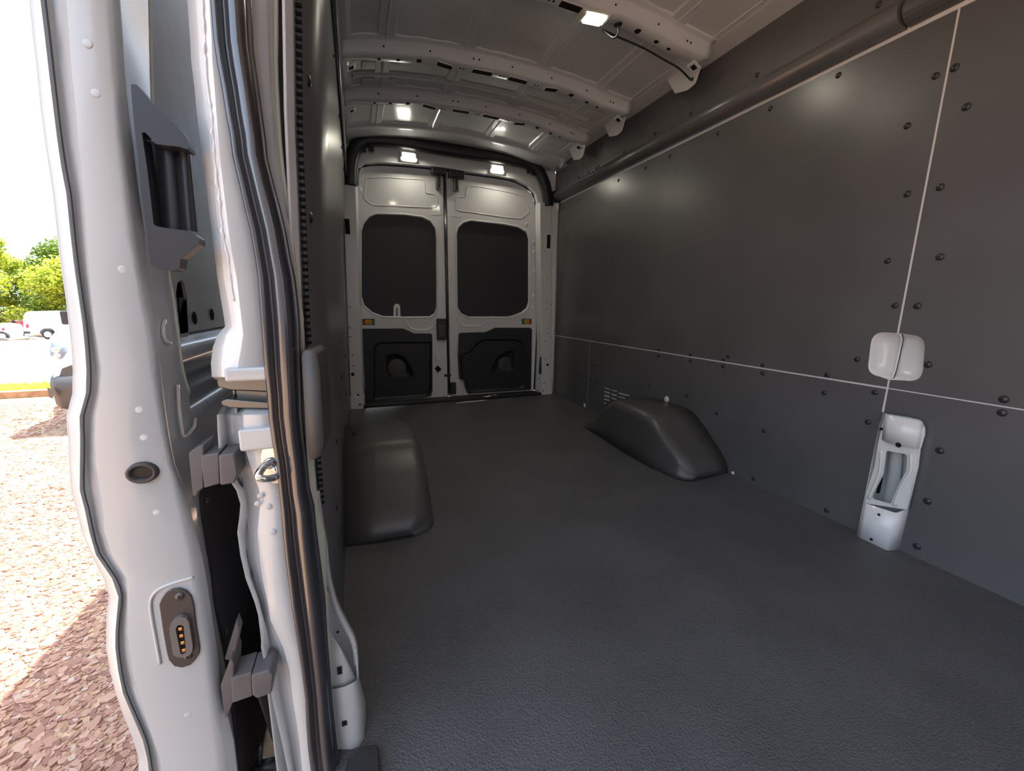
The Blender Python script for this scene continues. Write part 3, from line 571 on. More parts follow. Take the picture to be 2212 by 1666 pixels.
def catch(d, u):
    a, b, c0 = u
    z1 = max(a[2], b[2]); z0 = min(a[2], b[2])
    box('catch_body', (a[0], DY - 0.06, z0), (b[0], DY - 0.002, z1), BLACK, d, bevel=0.006)
    box('catch_bracket', (c0[0] - 0.022, DY - 0.03, c0[2]), (c0[0] + 0.022, DY - 0.002, z0 + 0.01), STEEL, d, bevel=0.004)
    box('catch_lever', (c0[0] - 0.008, DY - 0.042, c0[2] + 0.02), (c0[0] + 0.010, DY - 0.02, z0 + 0.01), BLACK, d, bevel=0.003)
    disc('catch_bolt', (c0[0], DY - 0.032, c0[2] + 0.016), (0, -1, 0), 0.007, HOLE, d, h=0.002)
catch(d1, [(0.632, 3.53, 1.847), (0.748, 3.53, 1.932), (0.689, 3.53, 1.744)]); catch(d2, [(0.769, 3.53, 1.839), (0.898, 3.53, 1.927), (0.835, 3.53, 1.742)])
# centre seal
box('meeting_seal', (ML - 0.002, DY + 0.004, 0.02), (MR + 0.002, DY + 0.03, 1.90), BLACK, d2, bevel=0)
sweep('meeting_bulb', [(0.742, DY + 0.002, 0.03), (0.744, DY + 0.002, 1.0), (0.745, DY + 0.002, 1.87)], circ(0.008), (0, -1, 0), RUBBER, d2)
box('lock_rod', (0.749, DY - 0.004, 0.15), (0.757, DY + 0.004, 0.62), STEEL, d2, bevel=0.002)
q = [(0.703, 3.55, 0.204), (0.762, 3.55, 0.223), (0.749, 3.55, 0.148), (0.804, 3.55, 0.043)]
box('striker_arm', (q[0][0], DY - 0.02, q[0][2]), (q[1][0], DY, q[1][2]), BLACK, d1, bevel=0.003)
box('lock_box', (q[2][0], DY - 0.03, q[3][2]), (q[3][0], DY, q[2][2]), BLACK, d2, bevel=0.005)
sweep('oval_hole', [(0.636, 3.564, 0.262), (0.665, 3.564, 0.286)], circ(0.024, 12), (0, -1, 0), HOLE, d1, scale=[1, 1])
# pressed beads on the door skins
def bead(d, pts, r=0.0045, n=4): sweep('pressed_bead', spline([(p[0], DY + 0.001, p[2]) for p in pts], n), circ(r, 6), (0, -1, 0), SHELL, d)
bead(d1, [(0.151, 3.565, 1.773), (0.201, 3.565, 1.782), (0.29, 3.565, 1.794), (0.416, 3.565, 1.801), (0.551, 3.565, 1.807), (0.569, 3.565, 1.796), (0.579, 3.565, 1.774), (0.583, 3.565, 1.73), (0.593, 3.565, 1.711), (0.644, 3.565, 1.708), (0.668, 3.565, 1.698), (0.678, 3.565, 1.673), (0.68, 3.565, 1.638), (0.663, 3.565, 1.608), (0.592, 3.565, 1.601), (0.331, 3.565, 1.591), (0.19, 3.565, 1.584), (0.152, 3.565, 1.598), (0.128, 3.565, 1.618), (0.118, 3.565, 1.646), (0.129, 3.565, 1.709), (0.136, 3.565, 1.757), (0.151, 3.565, 1.773)])
bead(d2, [(0.949, 3.565, 1.799), (1.018, 3.565, 1.803), (1.159, 3.565, 1.796), (1.341, 3.565, 1.782), (1.422, 3.565, 1.768), (1.454, 3.565, 1.746), (1.48, 3.565, 1.693), (1.488, 3.565, 1.65), (1.469, 3.565, 1.62), (1.431, 3.565, 1.59), (1.393, 3.565, 1.578), (1.22, 3.565, 1.581), (0.981, 3.565, 1.594), (0.884, 3.565, 1.597), (0.85, 3.565, 1.602), (0.836, 3.565, 1.616), (0.84, 3.565, 1.689), (0.863, 3.565, 1.707), (0.914, 3.565, 1.708), (0.923, 3.565, 1.749), (0.932, 3.565, 1.786), (0.949, 3.565, 1.799)])
for rr in ([(0.634, 3.565, 0.354), (0.633, 3.565, 0.456), (0.695, 3.565, 0.455), (0.696, 3.565, 0.359), (0.634, 3.565, 0.354)], [(0.633, 3.565, 0.034), (0.639, 3.565, 0.139), (0.695, 3.565, 0.141), (0.7, 3.565, 0.031)]): bead(d1, rr, 0.0035, 2)
for rr in ([(0.805, 3.565, 0.037), (0.811, 3.565, 0.14), (0.861, 3.565, 0.141), (0.865, 3.565, 0.036)], [(0.801, 3.565, 0.386), (0.805, 3.565, 0.5), (0.821, 3.565, 0.5), (0.821, 3.565, 0.386)]): bead(d2, rr, 0.0035, 2)
for rr in ([(0.629, 3.565, 1.55), (0.711, 3.565, 1.554)],): bead(d1, rr, 0.003, 2)
for rr in ([(0.801, 3.565, 1.551), (0.88, 3.565, 1.55)],): bead(d2, rr, 0.003, 2)
bead(d1, [(0.197, 3.565, 0.725), (0.352, 3.565, 0.716), (0.383, 3.565, 0.697), (0.414, 3.565, 0.645), (0.457, 3.565, 0.618), (0.554, 3.565, 0.613), (0.615, 3.565, 0.635), (0.644, 3.565, 0.673)], 0.007)
bead(d2, [(0.835, 3.565, 0.721), (0.842, 3.565, 0.679), (0.873, 3.565, 0.648), (0.978, 3.565, 0.64), (1.052, 3.565, 0.647), (1.086, 3.565, 0.694), (1.119, 3.565, 0.72), (1.297, 3.565, 0.72), (1.419, 3.565, 0.752)], 0.007)
for p in [(0.053, 3.565, 1.4), (0.048, 3.565, 1.301), (0.039, 3.565, 1.134), (0.034, 3.565, 0.918), (0.042, 3.565, 0.811), (0.091, 3.565, 1.686)]: disc('dimple', p, (0, -1, 0), 0.012, SHELL, d1, h=0.005, ry=0.020)
for p in [(1.468, 3.565, 1.536), (1.545, 3.565, 1.389), (1.547, 3.565, 1.297), (1.551, 3.565, 1.126), (1.55, 3.565, 0.911), (1.543, 3.565, 0.806)]: disc('dimple', p, (0, -1, 0), 0.012, SHELL, d2, h=0.005, ry=0.020)

# ================================================================== LAMPS
def lamp(loc, n, label, e, up=(0, 0, 1)):
    root = empty('interior_lamp', loc, label, 'lamp', 'small interior lamps')
    n = V(n).normalized(); ux = V((1, 0, 0)); ux = (ux - n * ux.dot(n)).normalized(); uy = n.cross(ux)
    M = Matrix(((ux.x, uy.x, n.x), (ux.y, uy.y, n.y), (ux.z, uy.z, n.z)))
    L = V(loc)
    def part(name, sx, sy, h0, h1, m, bev, dx=0):
        bm = bmesh.new(); add_box(bm, L + M @ V((dx, 0, (h0 + h1) / 2)), (sx, sy, h1 - h0), M); return obj(name, bm, m, root, bevel=bev, seg=3)
    part('housing', 0.140, 0.070, 0.0, 0.012, LAMPH, 0.005)
    part('lens', 0.088, 0.056, 0.010, 0.024, LENS, 0.007)
    part('side_lens', 0.016, 0.054, 0.010, 0.020, LAMPH, 0.004, 0.056); part('side_lens', 0.016, 0.054, 0.010, 0.020, LAMPH, 0.004, -0.056)
    ld = bpy.data.lights.new('lamp_glow', 'AREA'); ld.shape = 'RECTANGLE'; ld.size = 0.08; ld.size_y = 0.05; ld.energy = e; ld.color = (1.0, 0.93, 0.76)
    lo = bpy.data.objects.new('lamp_glow', ld); COL.objects.link(lo); lo.parent = root
    lo.matrix_parent_inverse = Matrix.Translation(-L)
    aim = V((n.x, n.y * 0.12, -1.0)).normalized()
    lo.matrix_basis = Matrix.Translation(L + n * 0.027) @ aim.to_track_quat('-Z', 'Y').to_matrix().to_4x4()
    return root
for pos, lab in (((0.454, 3.49, 1.937), 'lit rectangular lamp over the rear door beside the passenger side'), ((1.168, 3.49, 1.931), 'lit rectangular lamp over the rear door beside the driver side')):
    lamp((pos[0], 3.499, pos[2]), (0, -1, -0.12), lab, 2.0)
lz = lambda x: rz(x) - 0.068
lamp((1.005, 1.735, lz(1.005) - 0.001), (0.06, 0, -1), 'lit rectangular lamp under the nearest roof bow beside a dangling wire', 1.5)
lamp((0.50, 1.735, lz(0.50) - 0.001), (-0.04, 0, -1), 'lit lamp under the nearest roof bow, cut off by the top of the picture', 1.5)
# wire hanging from the nearest bow
wz = lambda x: rz(x) - 0.07
root = empty('lamp_wire', (1.11, 1.74, 1.98), 'thin black wire looped along the nearest roof bow', 'wire')
disc('grommet', (1.125, 1.735, wz(1.125)), (0.1, 0, -1), 0.019, BLACK, root, h=0.008)
sweep('wire', spline([(1.125, 1.735, wz(1.125) - 0.004), (1.130, 1.738, wz(1.13) - 0.03), (1.120, 1.752, wz(1.12) - 0.042), (1.105, 1.77, wz(1.1) - 0.028), (1.08, 1.785, wz(1.08) - 0.006)]), circ(0.005, 6), (0, -1, 0), BLACK, root)
sweep('wire', spline([(1.08, 1.785, wz(1.08) - 0.006), (1.16, 1.79, wz(1.16) - 0.007), (1.3, 1.79, wz(1.3) - 0.007), (1.42, 1.792, wz(1.42) - 0.006), (1.52, 1.80, wz(1.52) - 0.006), (1.60, 1.805, wz(1.58) - 0.03), (1.614, 1.81, 1.93)]), circ(0.0045, 6), (0, -1, 0), BLACK, root)

# ================================================================== WHEEL ARCH COVERS
HT = [(0.0, 0.0), (0.008, 0.03), (0.03, 0.065), (0.065, 0.10), (0.16, 0.178), (0.245, 0.240), (0.285, 0.257), (0.33, 0.263), (0.60, 0.264), (0.65, 0.258), (0.69, 0.240), (0.78, 0.175), (0.90, 0.075), (0.95, 0.03), (0.975, 0.0)]
HS = HT
def arch_cover(wall, s, y0, label, inner):
    cols = []
    ts = [0.0, 0.006, 0.012, 0.022, 0.035, 0.05, 0.065, 0.09, 0.12, 0.16, 0.20, 0.245, 0.285, 0.32, 0.36, 0.42, 0.47, 0.54, 0.62, 0.67, 0.72, 0.76, 0.80, 0.85, 0.90, 0.94, 0.96, 0.975]
    for t in ts:
        h = max(0.0, interp(HS, t)); wdt = inner(t)
        y = y0 + t
        bead = 0.003 if any(abs(t - c) < 0.012 for c in (0.12, 0.245, 0.54)) else 0.0
        r = min(0.058, h * 0.9 + 0.001)
        c = []
        flare = 0.020
        c.append((wall, y, h - bead)); c.append((wall - s * (wdt - r - flare) * 0.5, y, h - bead)); c.append((wall - s * (wdt - r - flare), y, h - bead))
        for k in range(1, 8):
            a = k / 7 * math.radians(83)
            c.append((wall - s * (wdt - r - flare + (r - bead) * math.sin(a)), y, h - r + (r - bead) * math.cos(a)))
        zl = c[-1][2]
        c.append((wall - s * (wdt - 0.008), y, zl * 0.35)); c.append((wall - s * wdt, y, -0.012))
        cols.append(c)
    o = loft('wheel_arch_cover', cols, BLACK if False else mat('black_arch_plastic', (0.075, 0.073, 0.073), 0.36, bump=0.2, bscale=500, bdist=0.0005), solid=0.004, label=label, cat='cover', group='wheel arch covers')
    return o
insR = lambda t: interp([(0, 0.22), (0.02, 0.262), (0.06, 0.29), (0.2, 0.324), (0.45, 0.315), (0.72, 0.285), (0.97, 0.265)], t)
wr = arch_cover(1.735, 1, 1.455, 'moulded black wheel arch cover against the riveted driver side wall', insR)
insL = lambda t: interp([(0, 0.24), (0.02, 0.29), (0.06, 0.318), (0.2, 0.335), (0.45, 0.335), (0.72, 0.315), (0.97, 0.28)], t)
wl = arch_cover(-0.083, -1, 1.41, 'moulded black wheel arch cover beside the sliding door opening', insL)
q = (-0.037, 1.858, 0.265)
box('slot', (q[0] - 0.006, q[1] - 0.02, 0.262), (q[0] + 0.006, q[1] + 0.03, 0.2685), HOLE, wl, bevel=0)

# ================================================================== REAR PILLAR OF THE SLIDING DOOR OPENING
def ext(col, top=None, bot=None):
    """carry a sheet-metal edge on above and below the part that was measured"""
    col = [tuple(p) for p in col]; down = col[0][2] > col[-1][2]
    c = col if down else col[::-1]
    if top is not None and c[0][2] < top - 0.05:
        p = c[0]; n = 5
        c = [(p[0] + 0.035 * ((n - k) / n) ** 1.5, p[1], p[2] + (top - p[2]) * (n - k) / n) for k in range(n)] + c
    if bot is not None and c[-1][2] > bot + 0.03:
        p = c[-1]; c = c + [(p[0], p[1], p[2] + (bot - p[2]) * k / 3) for k in (1, 2, 3)]
    return c if down else c[::-1]
jamb = empty('jamb_pillar', (-0.12, 0.70, 0.0), parent=wall_l, label='white sheet metal pillar at the rear of the sliding door opening')
A0 = ext([(-0.168, 0.7, 1.273), (-0.173, 0.7, 1.2), (-0.175, 0.7, 1.159), (-0.177, 0.7, 1.133), (-0.177, 0.7, 1.101), (-0.178, 0.7, 1.074), (-0.178, 0.7, 1.047), (-0.179, 0.7, 1.019), (-0.178, 0.7, 0.984), (-0.178, 0.7, 0.955), (-0.178, 0.7, 0.925), (-0.178, 0.7, 0.895), (-0.178, 0.7, 0.864), (-0.177, 0.7, 0.832), (-0.176, 0.7, 0.806), (-0.176, 0.7, 0.796), (-0.186, 0.7, 0.785), (-0.194, 0.7, 0.767), (-0.199, 0.7, 0.744), (-0.2, 0.7, 0.724)], 1.80, None)
A1 = ext([(-0.156, 0.694, 1.272), (-0.162, 0.694, 1.199), (-0.164, 0.694, 1.158), (-0.166, 0.694, 1.132), (-0.166, 0.694, 1.1), (-0.166, 0.694, 1.074), (-0.166, 0.694, 1.046), (-0.167, 0.694, 1.018), (-0.167, 0.694, 0.984), (-0.168, 0.694, 0.955), (-0.168, 0.694, 0.925), (-0.168, 0.694, 0.895), (-0.169, 0.694, 0.864), (-0.167, 0.694, 0.832), (-0.166, 0.694, 0.806), (-0.166, 0.694, 0.796), (-0.174, 0.694, 0.785), (-0.18, 0.694, 0.767), (-0.185, 0.694, 0.744), (-0.186, 0.694, 0.724)], 1.80, None)
A2 = ext([(-0.149, 0.69, 1.272), (-0.154, 0.69, 1.198), (-0.156, 0.69, 1.157), (-0.158, 0.69, 1.131), (-0.159, 0.69, 1.1), (-0.159, 0.69, 1.073), (-0.16, 0.69, 1.046), (-0.161, 0.69, 1.018), (-0.161, 0.69, 0.984), (-0.161, 0.69, 0.955), (-0.162, 0.69, 0.925), (-0.16, 0.69, 0.895), (-0.159, 0.69, 0.864), (-0.158, 0.69, 0.832), (-0.158, 0.69, 0.806), (-0.158, 0.69, 0.796), (-0.16, 0.69, 0.786), (-0.166, 0.69, 0.767), (-0.171, 0.69, 0.744), (-0.173, 0.69, 0.724)], 1.80, None)
A3 = ext([(-0.14, 0.678, 1.266), (-0.145, 0.678, 1.193), (-0.147, 0.678, 1.153), (-0.149, 0.678, 1.127), (-0.15, 0.678, 1.096), (-0.151, 0.678, 1.07), (-0.152, 0.678, 1.043), (-0.153, 0.678, 1.015), (-0.153, 0.678, 0.981), (-0.153, 0.678, 0.953), (-0.153, 0.678, 0.924), (-0.152, 0.678, 0.894), (-0.15, 0.678, 0.863), (-0.15, 0.678, 0.832), (-0.15, 0.678, 0.807), (-0.15, 0.678, 0.797), (-0.15, 0.678, 0.786), (-0.154, 0.678, 0.768), (-0.16, 0.678, 0.745), (-0.164, 0.678, 0.725)], 1.80, None)
A4 = ext([(-0.128, 0.68, 1.27), (-0.133, 0.68, 1.197), (-0.135, 0.68, 1.157), (-0.136, 0.68, 1.131), (-0.134, 0.68, 1.1), (-0.132, 0.68, 1.073), (-0.13, 0.68, 1.046), (-0.129, 0.68, 1.019), (-0.125, 0.68, 0.985), (-0.121, 0.68, 0.956), (-0.117, 0.68, 0.926), (-0.116, 0.68, 0.896), (-0.114, 0.68, 0.865), (-0.115, 0.68, 0.833), (-0.115, 0.68, 0.807), (-0.115, 0.68, 0.796), (-0.116, 0.68, 0.786), (-0.116, 0.68, 0.767), (-0.117, 0.68, 0.743), (-0.118, 0.68, 0.722)], 1.80, None)
def back(col, dy, dx=0.0, z=None): return [(p[0] + dx, p[1] + dy, p[2]) for p in col]
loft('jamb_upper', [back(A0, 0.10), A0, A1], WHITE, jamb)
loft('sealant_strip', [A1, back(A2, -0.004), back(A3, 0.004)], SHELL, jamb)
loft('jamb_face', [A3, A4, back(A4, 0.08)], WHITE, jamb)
bt_ = [A0[-1], A1[-1], A2[-1], A3[-1], A4[-1]]
loft('jamb_lip', [bt_, [(p[0] + 0.002, p[1] + 0.008, p[2] - 0.006) for p in bt_], [(p[0] + 0.003, p[1] + 0.10, p[2] - 0.010) for p in bt_]], WHITE, jamb)
random.seed(3)
seal_bead = [(p[0] + random.uniform(-0.001, 0.001), p[1] - 0.004, p[2]) for p in spline(A2[:19], 5)]
sweep('sealant_bead', seal_bead, circ(0.0026, 6), (0, -1, 0), SHELL, jamb, scale=[random.uniform(0.5, 1.4) for _ in seal_bead])
seal_bead = [(p[0] + random.uniform(-0.001, 0.001) + 0.006, p[1] - 0.002, p[2]) for p in spline(A2[:19], 5)]
sweep('sealant_bead', seal_bead, circ(0.0022, 6), (0, -1, 0), SHELL, jamb, scale=[random.uniform(0.4, 1.4) for _ in seal_bead])
box('lip_block', (-0.178, 0.7, 0.719), (-0.116, 0.672, 0.739), WHITE, jamb, bevel=0.004)
B0 = ext([(-0.2, 0.7, 0.667), (-0.201, 0.7, 0.654), (-0.202, 0.7, 0.643), (-0.203, 0.7, 0.622), (-0.205, 0.7, 0.608), (-0.201, 0.7, 0.589), (-0.198, 0.7, 0.57), (-0.188, 0.7, 0.545), (-0.185, 0.7, 0.522), (-0.189, 0.7, 0.499), (-0.194, 0.7, 0.476), (-0.194, 0.7, 0.436), (-0.191, 0.7, 0.394), (-0.183, 0.7, 0.349), (-0.179, 0.7, 0.313), (-0.179, 0.7, 0.287), (-0.182, 0.7, 0.261), (-0.179, 0.7, 0.214), (-0.175, 0.7, 0.155), (-0.172, 0.7, 0.105), (-0.169, 0.7, 0.064), (-0.165, 0.7, -0.006), (-0.16, 0.7, -0.111)], None, -0.32)
B1 = ext([(-0.2, 0.735, 0.658), (-0.2, 0.735, 0.644), (-0.2, 0.735, 0.633), (-0.201, 0.735, 0.61), (-0.201, 0.735, 0.595), (-0.198, 0.735, 0.575), (-0.194, 0.735, 0.555), (-0.185, 0.735, 0.529), (-0.184, 0.735, 0.504), (-0.187, 0.735, 0.48), (-0.192, 0.735, 0.456), (-0.194, 0.735, 0.414), (-0.191, 0.735, 0.37), (-0.184, 0.735, 0.323), (-0.181, 0.735, 0.285), (-0.177, 0.735, 0.256), (-0.176, 0.735, 0.227), (-0.171, 0.735, 0.177), (-0.169, 0.735, 0.116), (-0.166, 0.735, 0.063), (-0.164, 0.735, 0.02), (-0.162, 0.735, -0.053), (-0.158, 0.735, -0.163)], None, -0.32)
B2 = ext([(-0.18, 0.722, 0.659), (-0.18, 0.722, 0.646), (-0.18, 0.722, 0.635), (-0.181, 0.722, 0.612), (-0.182, 0.722, 0.597), (-0.178, 0.722, 0.577), (-0.173, 0.722, 0.557), (-0.168, 0.722, 0.532), (-0.168, 0.722, 0.508), (-0.172, 0.722, 0.484), (-0.177, 0.722, 0.461), (-0.18, 0.722, 0.419), (-0.178, 0.722, 0.376), (-0.174, 0.722, 0.33), (-0.173, 0.722, 0.294), (-0.167, 0.722, 0.264), (-0.161, 0.722, 0.234), (-0.156, 0.722, 0.184), (-0.155, 0.722, 0.124), (-0.152, 0.722, 0.072), (-0.151, 0.722, 0.029), (-0.152, 0.722, -0.041), (-0.149, 0.722, -0.149)], None, -0.32)
B3 = ext([(-0.164, 0.684, 0.668), (-0.164, 0.684, 0.655), (-0.165, 0.684, 0.644), (-0.165, 0.684, 0.623), (-0.165, 0.684, 0.608), (-0.162, 0.684, 0.59), (-0.159, 0.684, 0.571), (-0.154, 0.684, 0.547), (-0.155, 0.684, 0.524), (-0.159, 0.684, 0.502), (-0.163, 0.684, 0.479), (-0.164, 0.684, 0.439), (-0.164, 0.684, 0.398), (-0.161, 0.684, 0.355), (-0.16, 0.684, 0.321), (-0.153, 0.684, 0.292), (-0.146, 0.684, 0.263), (-0.141, 0.684, 0.216), (-0.141, 0.684, 0.159), (-0.139, 0.684, 0.11), (-0.138, 0.684, 0.069), (-0.139, 0.684, 0.002), (-0.138, 0.684, -0.099)], None, -0.32)
B4 = ext([(-0.119, 0.684, 0.664), (-0.118, 0.684, 0.651), (-0.117, 0.684, 0.64), (-0.117, 0.684, 0.617), (-0.117, 0.684, 0.602), (-0.116, 0.684, 0.583), (-0.116, 0.684, 0.564), (-0.115, 0.684, 0.541), (-0.115, 0.684, 0.517), (-0.115, 0.684, 0.494), (-0.115, 0.684, 0.469), (-0.115, 0.684, 0.428), (-0.115, 0.684, 0.386), (-0.113, 0.684, 0.342), (-0.111, 0.684, 0.306), (-0.109, 0.684, 0.279), (-0.109, 0.684, 0.251), (-0.107, 0.684, 0.204), (-0.107, 0.684, 0.146), (-0.108, 0.684, 0.097), (-0.109, 0.684, 0.056), (-0.108, 0.684, -0.013), (-0.109, 0.684, -0.115)], None, -0.32)
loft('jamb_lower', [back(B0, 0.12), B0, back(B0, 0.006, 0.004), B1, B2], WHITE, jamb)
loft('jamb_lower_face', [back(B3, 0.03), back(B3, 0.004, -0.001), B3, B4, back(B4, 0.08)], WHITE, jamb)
loft('jamb_lower_join', [B2, back(B3, 0.03)], WHITE, jamb)
tp = [B0[0], B1[0], B2[0], B3[0], B4[0]]
loft('jamb_shelf', [tp, [(p[0] + 0.001, p[1] + 0.02, p[2] + 0.006) for p in tp], [(p[0] + 0.002, p[1] + 0.12, p[2] + 0.008) for p in tp]], WHITE, jamb)
box('ledge_block', (-0.171, 0.705, 0.614), (-0.119, 0.674, 0.648), WHITE, jamb, bevel=0.004)
for p in [(-0.142, 0.682, 0.612), (-0.153, 0.682, 0.539), (-0.144, 0.682, 0.519), (-0.158, 0.682, 0.527), (-0.142, 0.682, 0.476)]: disc('dimple', p, (0, -1, 0), 0.0045, WHITE, jamb, h=0.0008)
# inner return of the pillar, beyond the seal
C4 = ext([(-0.115, 0.69, 1.281), (-0.113, 0.69, 1.208), (-0.113, 0.69, 1.166), (-0.113, 0.69, 1.14), (-0.113, 0.69, 1.108), (-0.111, 0.69, 1.081), (-0.109, 0.69, 1.053), (-0.109, 0.69, 1.024), (-0.105, 0.69, 0.989), (-0.099, 0.69, 0.96), (-0.094, 0.69, 0.929), (-0.088, 0.69, 0.898), (-0.086, 0.69, 0.866), (-0.085, 0.69, 0.833), (-0.083, 0.69, 0.806), (-0.083, 0.69, 0.795), (-0.083, 0.69, 0.784), (-0.084, 0.69, 0.765), (-0.086, 0.69, 0.74), (-0.087, 0.69, 0.719)], 1.80, None)
C5 = ext([(-0.079, 0.7, 1.297), (-0.084, 0.7, 1.22), (-0.087, 0.7, 1.177), (-0.088, 0.7, 1.15), (-0.09, 0.7, 1.116), (-0.09, 0.7, 1.088), (-0.091, 0.7, 1.059), (-0.092, 0.7, 1.029), (-0.088, 0.7, 0.994), (-0.086, 0.7, 0.963), (-0.083, 0.7, 0.932), (-0.081, 0.7, 0.9), (-0.079, 0.7, 0.867), (-0.078, 0.7, 0.833), (-0.078, 0.7, 0.806), (-0.078, 0.7, 0.795), (-0.078, 0.7, 0.784), (-0.079, 0.7, 0.764), (-0.081, 0.7, 0.739), (-0.082, 0.7, 0.717)], 1.80, None)
C6 = ext([(-0.07, 0.735, 1.325), (-0.077, 0.735, 1.242), (-0.081, 0.735, 1.196), (-0.084, 0.735, 1.167), (-0.086, 0.735, 1.132), (-0.087, 0.735, 1.102), (-0.088, 0.735, 1.071), (-0.088, 0.735, 1.04), (-0.087, 0.735, 1.002), (-0.085, 0.735, 0.97), (-0.084, 0.735, 0.937), (-0.084, 0.735, 0.903), (-0.083, 0.735, 0.869), (-0.081, 0.735, 0.833), (-0.08, 0.735, 0.805), (-0.081, 0.735, 0.793), (-0.081, 0.735, 0.781), (-0.082, 0.735, 0.76), (-0.083, 0.735, 0.734), (-0.084, 0.735, 0.711)], 1.80, None)
C7 = ext([(-0.056, 0.8, 1.374), (-0.063, 0.8, 1.283), (-0.067, 0.8, 1.233), (-0.069, 0.8, 1.201), (-0.072, 0.8, 1.162), (-0.075, 0.8, 1.129), (-0.077, 0.8, 1.095), (-0.079, 0.8, 1.061), (-0.082, 0.8, 1.019), (-0.084, 0.8, 0.983), (-0.086, 0.8, 0.947), (-0.087, 0.8, 0.91), (-0.087, 0.8, 0.872), (-0.086, 0.8, 0.834), (-0.085, 0.8, 0.802), (-0.085, 0.8, 0.79), (-0.085, 0.8, 0.777), (-0.086, 0.8, 0.754), (-0.088, 0.8, 0.726), (-0.089, 0.8, 0.701)], 1.80, None)
loft('inner_return', [C4, back(C5, -0.004), C5, C6], WHITE, jamb)
loft('dark_return', [back(C6, 0.004), C7], BLACK, jamb)
sweep('pinch_flange', spline(C6, 2), [(-0.0022, -0.004), (-0.0022, 0.012), (0.0022, 0.012), (0.0022, -0.004)], (0, -1, 0), mat('cream_flange_paint', (0.66, 0.66, 0.55), 0.4), jamb)
D4 = ext([(-0.088, 0.7, 0.657), (-0.088, 0.7, 0.643), (-0.088, 0.7, 0.632), (-0.089, 0.7, 0.609), (-0.089, 0.7, 0.593), (-0.089, 0.7, 0.574), (-0.089, 0.7, 0.554), (-0.086, 0.7, 0.529), (-0.085, 0.7, 0.504), (-0.083, 0.7, 0.479), (-0.083, 0.7, 0.454), (-0.082, 0.7, 0.411), (-0.083, 0.7, 0.367), (-0.081, 0.7, 0.321), (-0.08, 0.7, 0.284), (-0.081, 0.7, 0.256), (-0.082, 0.7, 0.228), (-0.082, 0.7, 0.179), (-0.083, 0.7, 0.119), (-0.083, 0.7, 0.068), (-0.083, 0.7, 0.026), (-0.082, 0.7, -0.046), (-0.08, 0.7, -0.154)], None, -0.32)
D5 = ext([(-0.082, 0.715, 0.653), (-0.083, 0.715, 0.639), (-0.083, 0.715, 0.627), (-0.082, 0.715, 0.603), (-0.082, 0.715, 0.587), (-0.08, 0.715, 0.567), (-0.079, 0.715, 0.546), (-0.079, 0.715, 0.521), (-0.078, 0.715, 0.496), (-0.076, 0.715, 0.47), (-0.073, 0.715, 0.443), (-0.074, 0.715, 0.399), (-0.075, 0.715, 0.354), (-0.077, 0.715, 0.309), (-0.078, 0.715, 0.271), (-0.079, 0.715, 0.243), (-0.079, 0.715, 0.214), (-0.081, 0.715, 0.164), (-0.082, 0.715, 0.103), (-0.081, 0.715, 0.05), (-0.08, 0.715, 0.007), (-0.078, 0.715, -0.068), (-0.077, 0.715, -0.177)], None, -0.32)
loft('inner_flange', [back(D4, 0.0, -0.012), D4, D5], mat('cream_flange_paint', (0.66, 0.66, 0.55), 0.4), jamb)
fl = spline([(-0.082, 0.745, 0.508), (-0.079, 0.745, 0.446), (-0.076, 0.745, 0.404), (-0.076, 0.745, 0.367), (-0.074, 0.745, 0.332), (-0.067, 0.745, 0.283), (-0.054, 0.745, 0.238), (-0.043, 0.745, 0.204), (-0.039, 0.745, 0.175), (-0.039, 0.745, 0.142)], 5)
sweep('curved_flange', fl, [(-0.005, -0.001), (-0.004, 0.012), (0.004, 0.012), (0.005, -0.001)], (0, -1, 0), WHITE, jamb)
loft('hollow', [[(-0.089, 0.79, 0.286), (-0.092, 0.79, 0.225), (-0.095, 0.79, 0.151), (-0.096, 0.79, 0.052)], [(-0.078, 0.8, 0.26), (-0.077, 0.8, 0.202), (-0.072, 0.8, 0.112), (-0.069, 0.8, 0.02)], [(-0.068, 0.77, 0.265), (-0.047, 0.77, 0.18), (-0.042, 0.77, 0.108), (-0.045, 0.77, 0.042)]], SHELL, jamb)
disc('hole', (-0.07, 0.775, 0.193), (0, -1, 0), 0.0028, HOLE, jamb, h=0.0006)
loft('foot_upper', [[(-0.083, 0.715, 0.261), (-0.083, 0.715, 0.195), (-0.083, 0.715, 0.122)], [(-0.071, 0.708, 0.238), (-0.062, 0.708, 0.182), (-0.062, 0.708, 0.126)], [(-0.062, 0.712, 0.211), (-0.048, 0.712, 0.155), (-0.045, 0.712, 0.125)], [(-0.059, 0.73, 0.181), (-0.044, 0.73, 0.131), (-0.04, 0.73, 0.114)]], WHITE, jamb)
loft('foot_lower', [[(-0.085, 0.704, 0.136), (-0.082, 0.704, 0.063), (-0.079, 0.704, -0.03), (-0.079, 0.704, -0.049)], [(-0.059, 0.696, 0.141), (-0.058, 0.696, 0.067), (-0.056, 0.696, -0.011), (-0.056, 0.696, -0.041)], [(-0.044, 0.698, 0.143), (-0.042, 0.698, 0.069), (-0.042, 0.698, -0.001), (-0.044, 0.698, -0.033)], [(-0.038, 0.712, 0.133), (-0.032, 0.712, 0.065), (-0.033, 0.712, -0.011), (-0.036, 0.712, -0.043)], [(-0.038, 0.76, 0.1), (-0.028, 0.76, 0.029), (-0.03, 0.76, -0.064), (-0.034, 0.76, -0.094)]], WHITE, jamb)
sweep('foot_flange', spline([(-0.038, 0.735, 0.186), (-0.037, 0.735, 0.156), (-0.038, 0.735, 0.119), (-0.043, 0.735, 0.101)]), [(-0.002, 0), (-0.002, 0.01), (0.002, 0.01), (0.002, 0)], (0, -1, 0), WHITE, jamb)
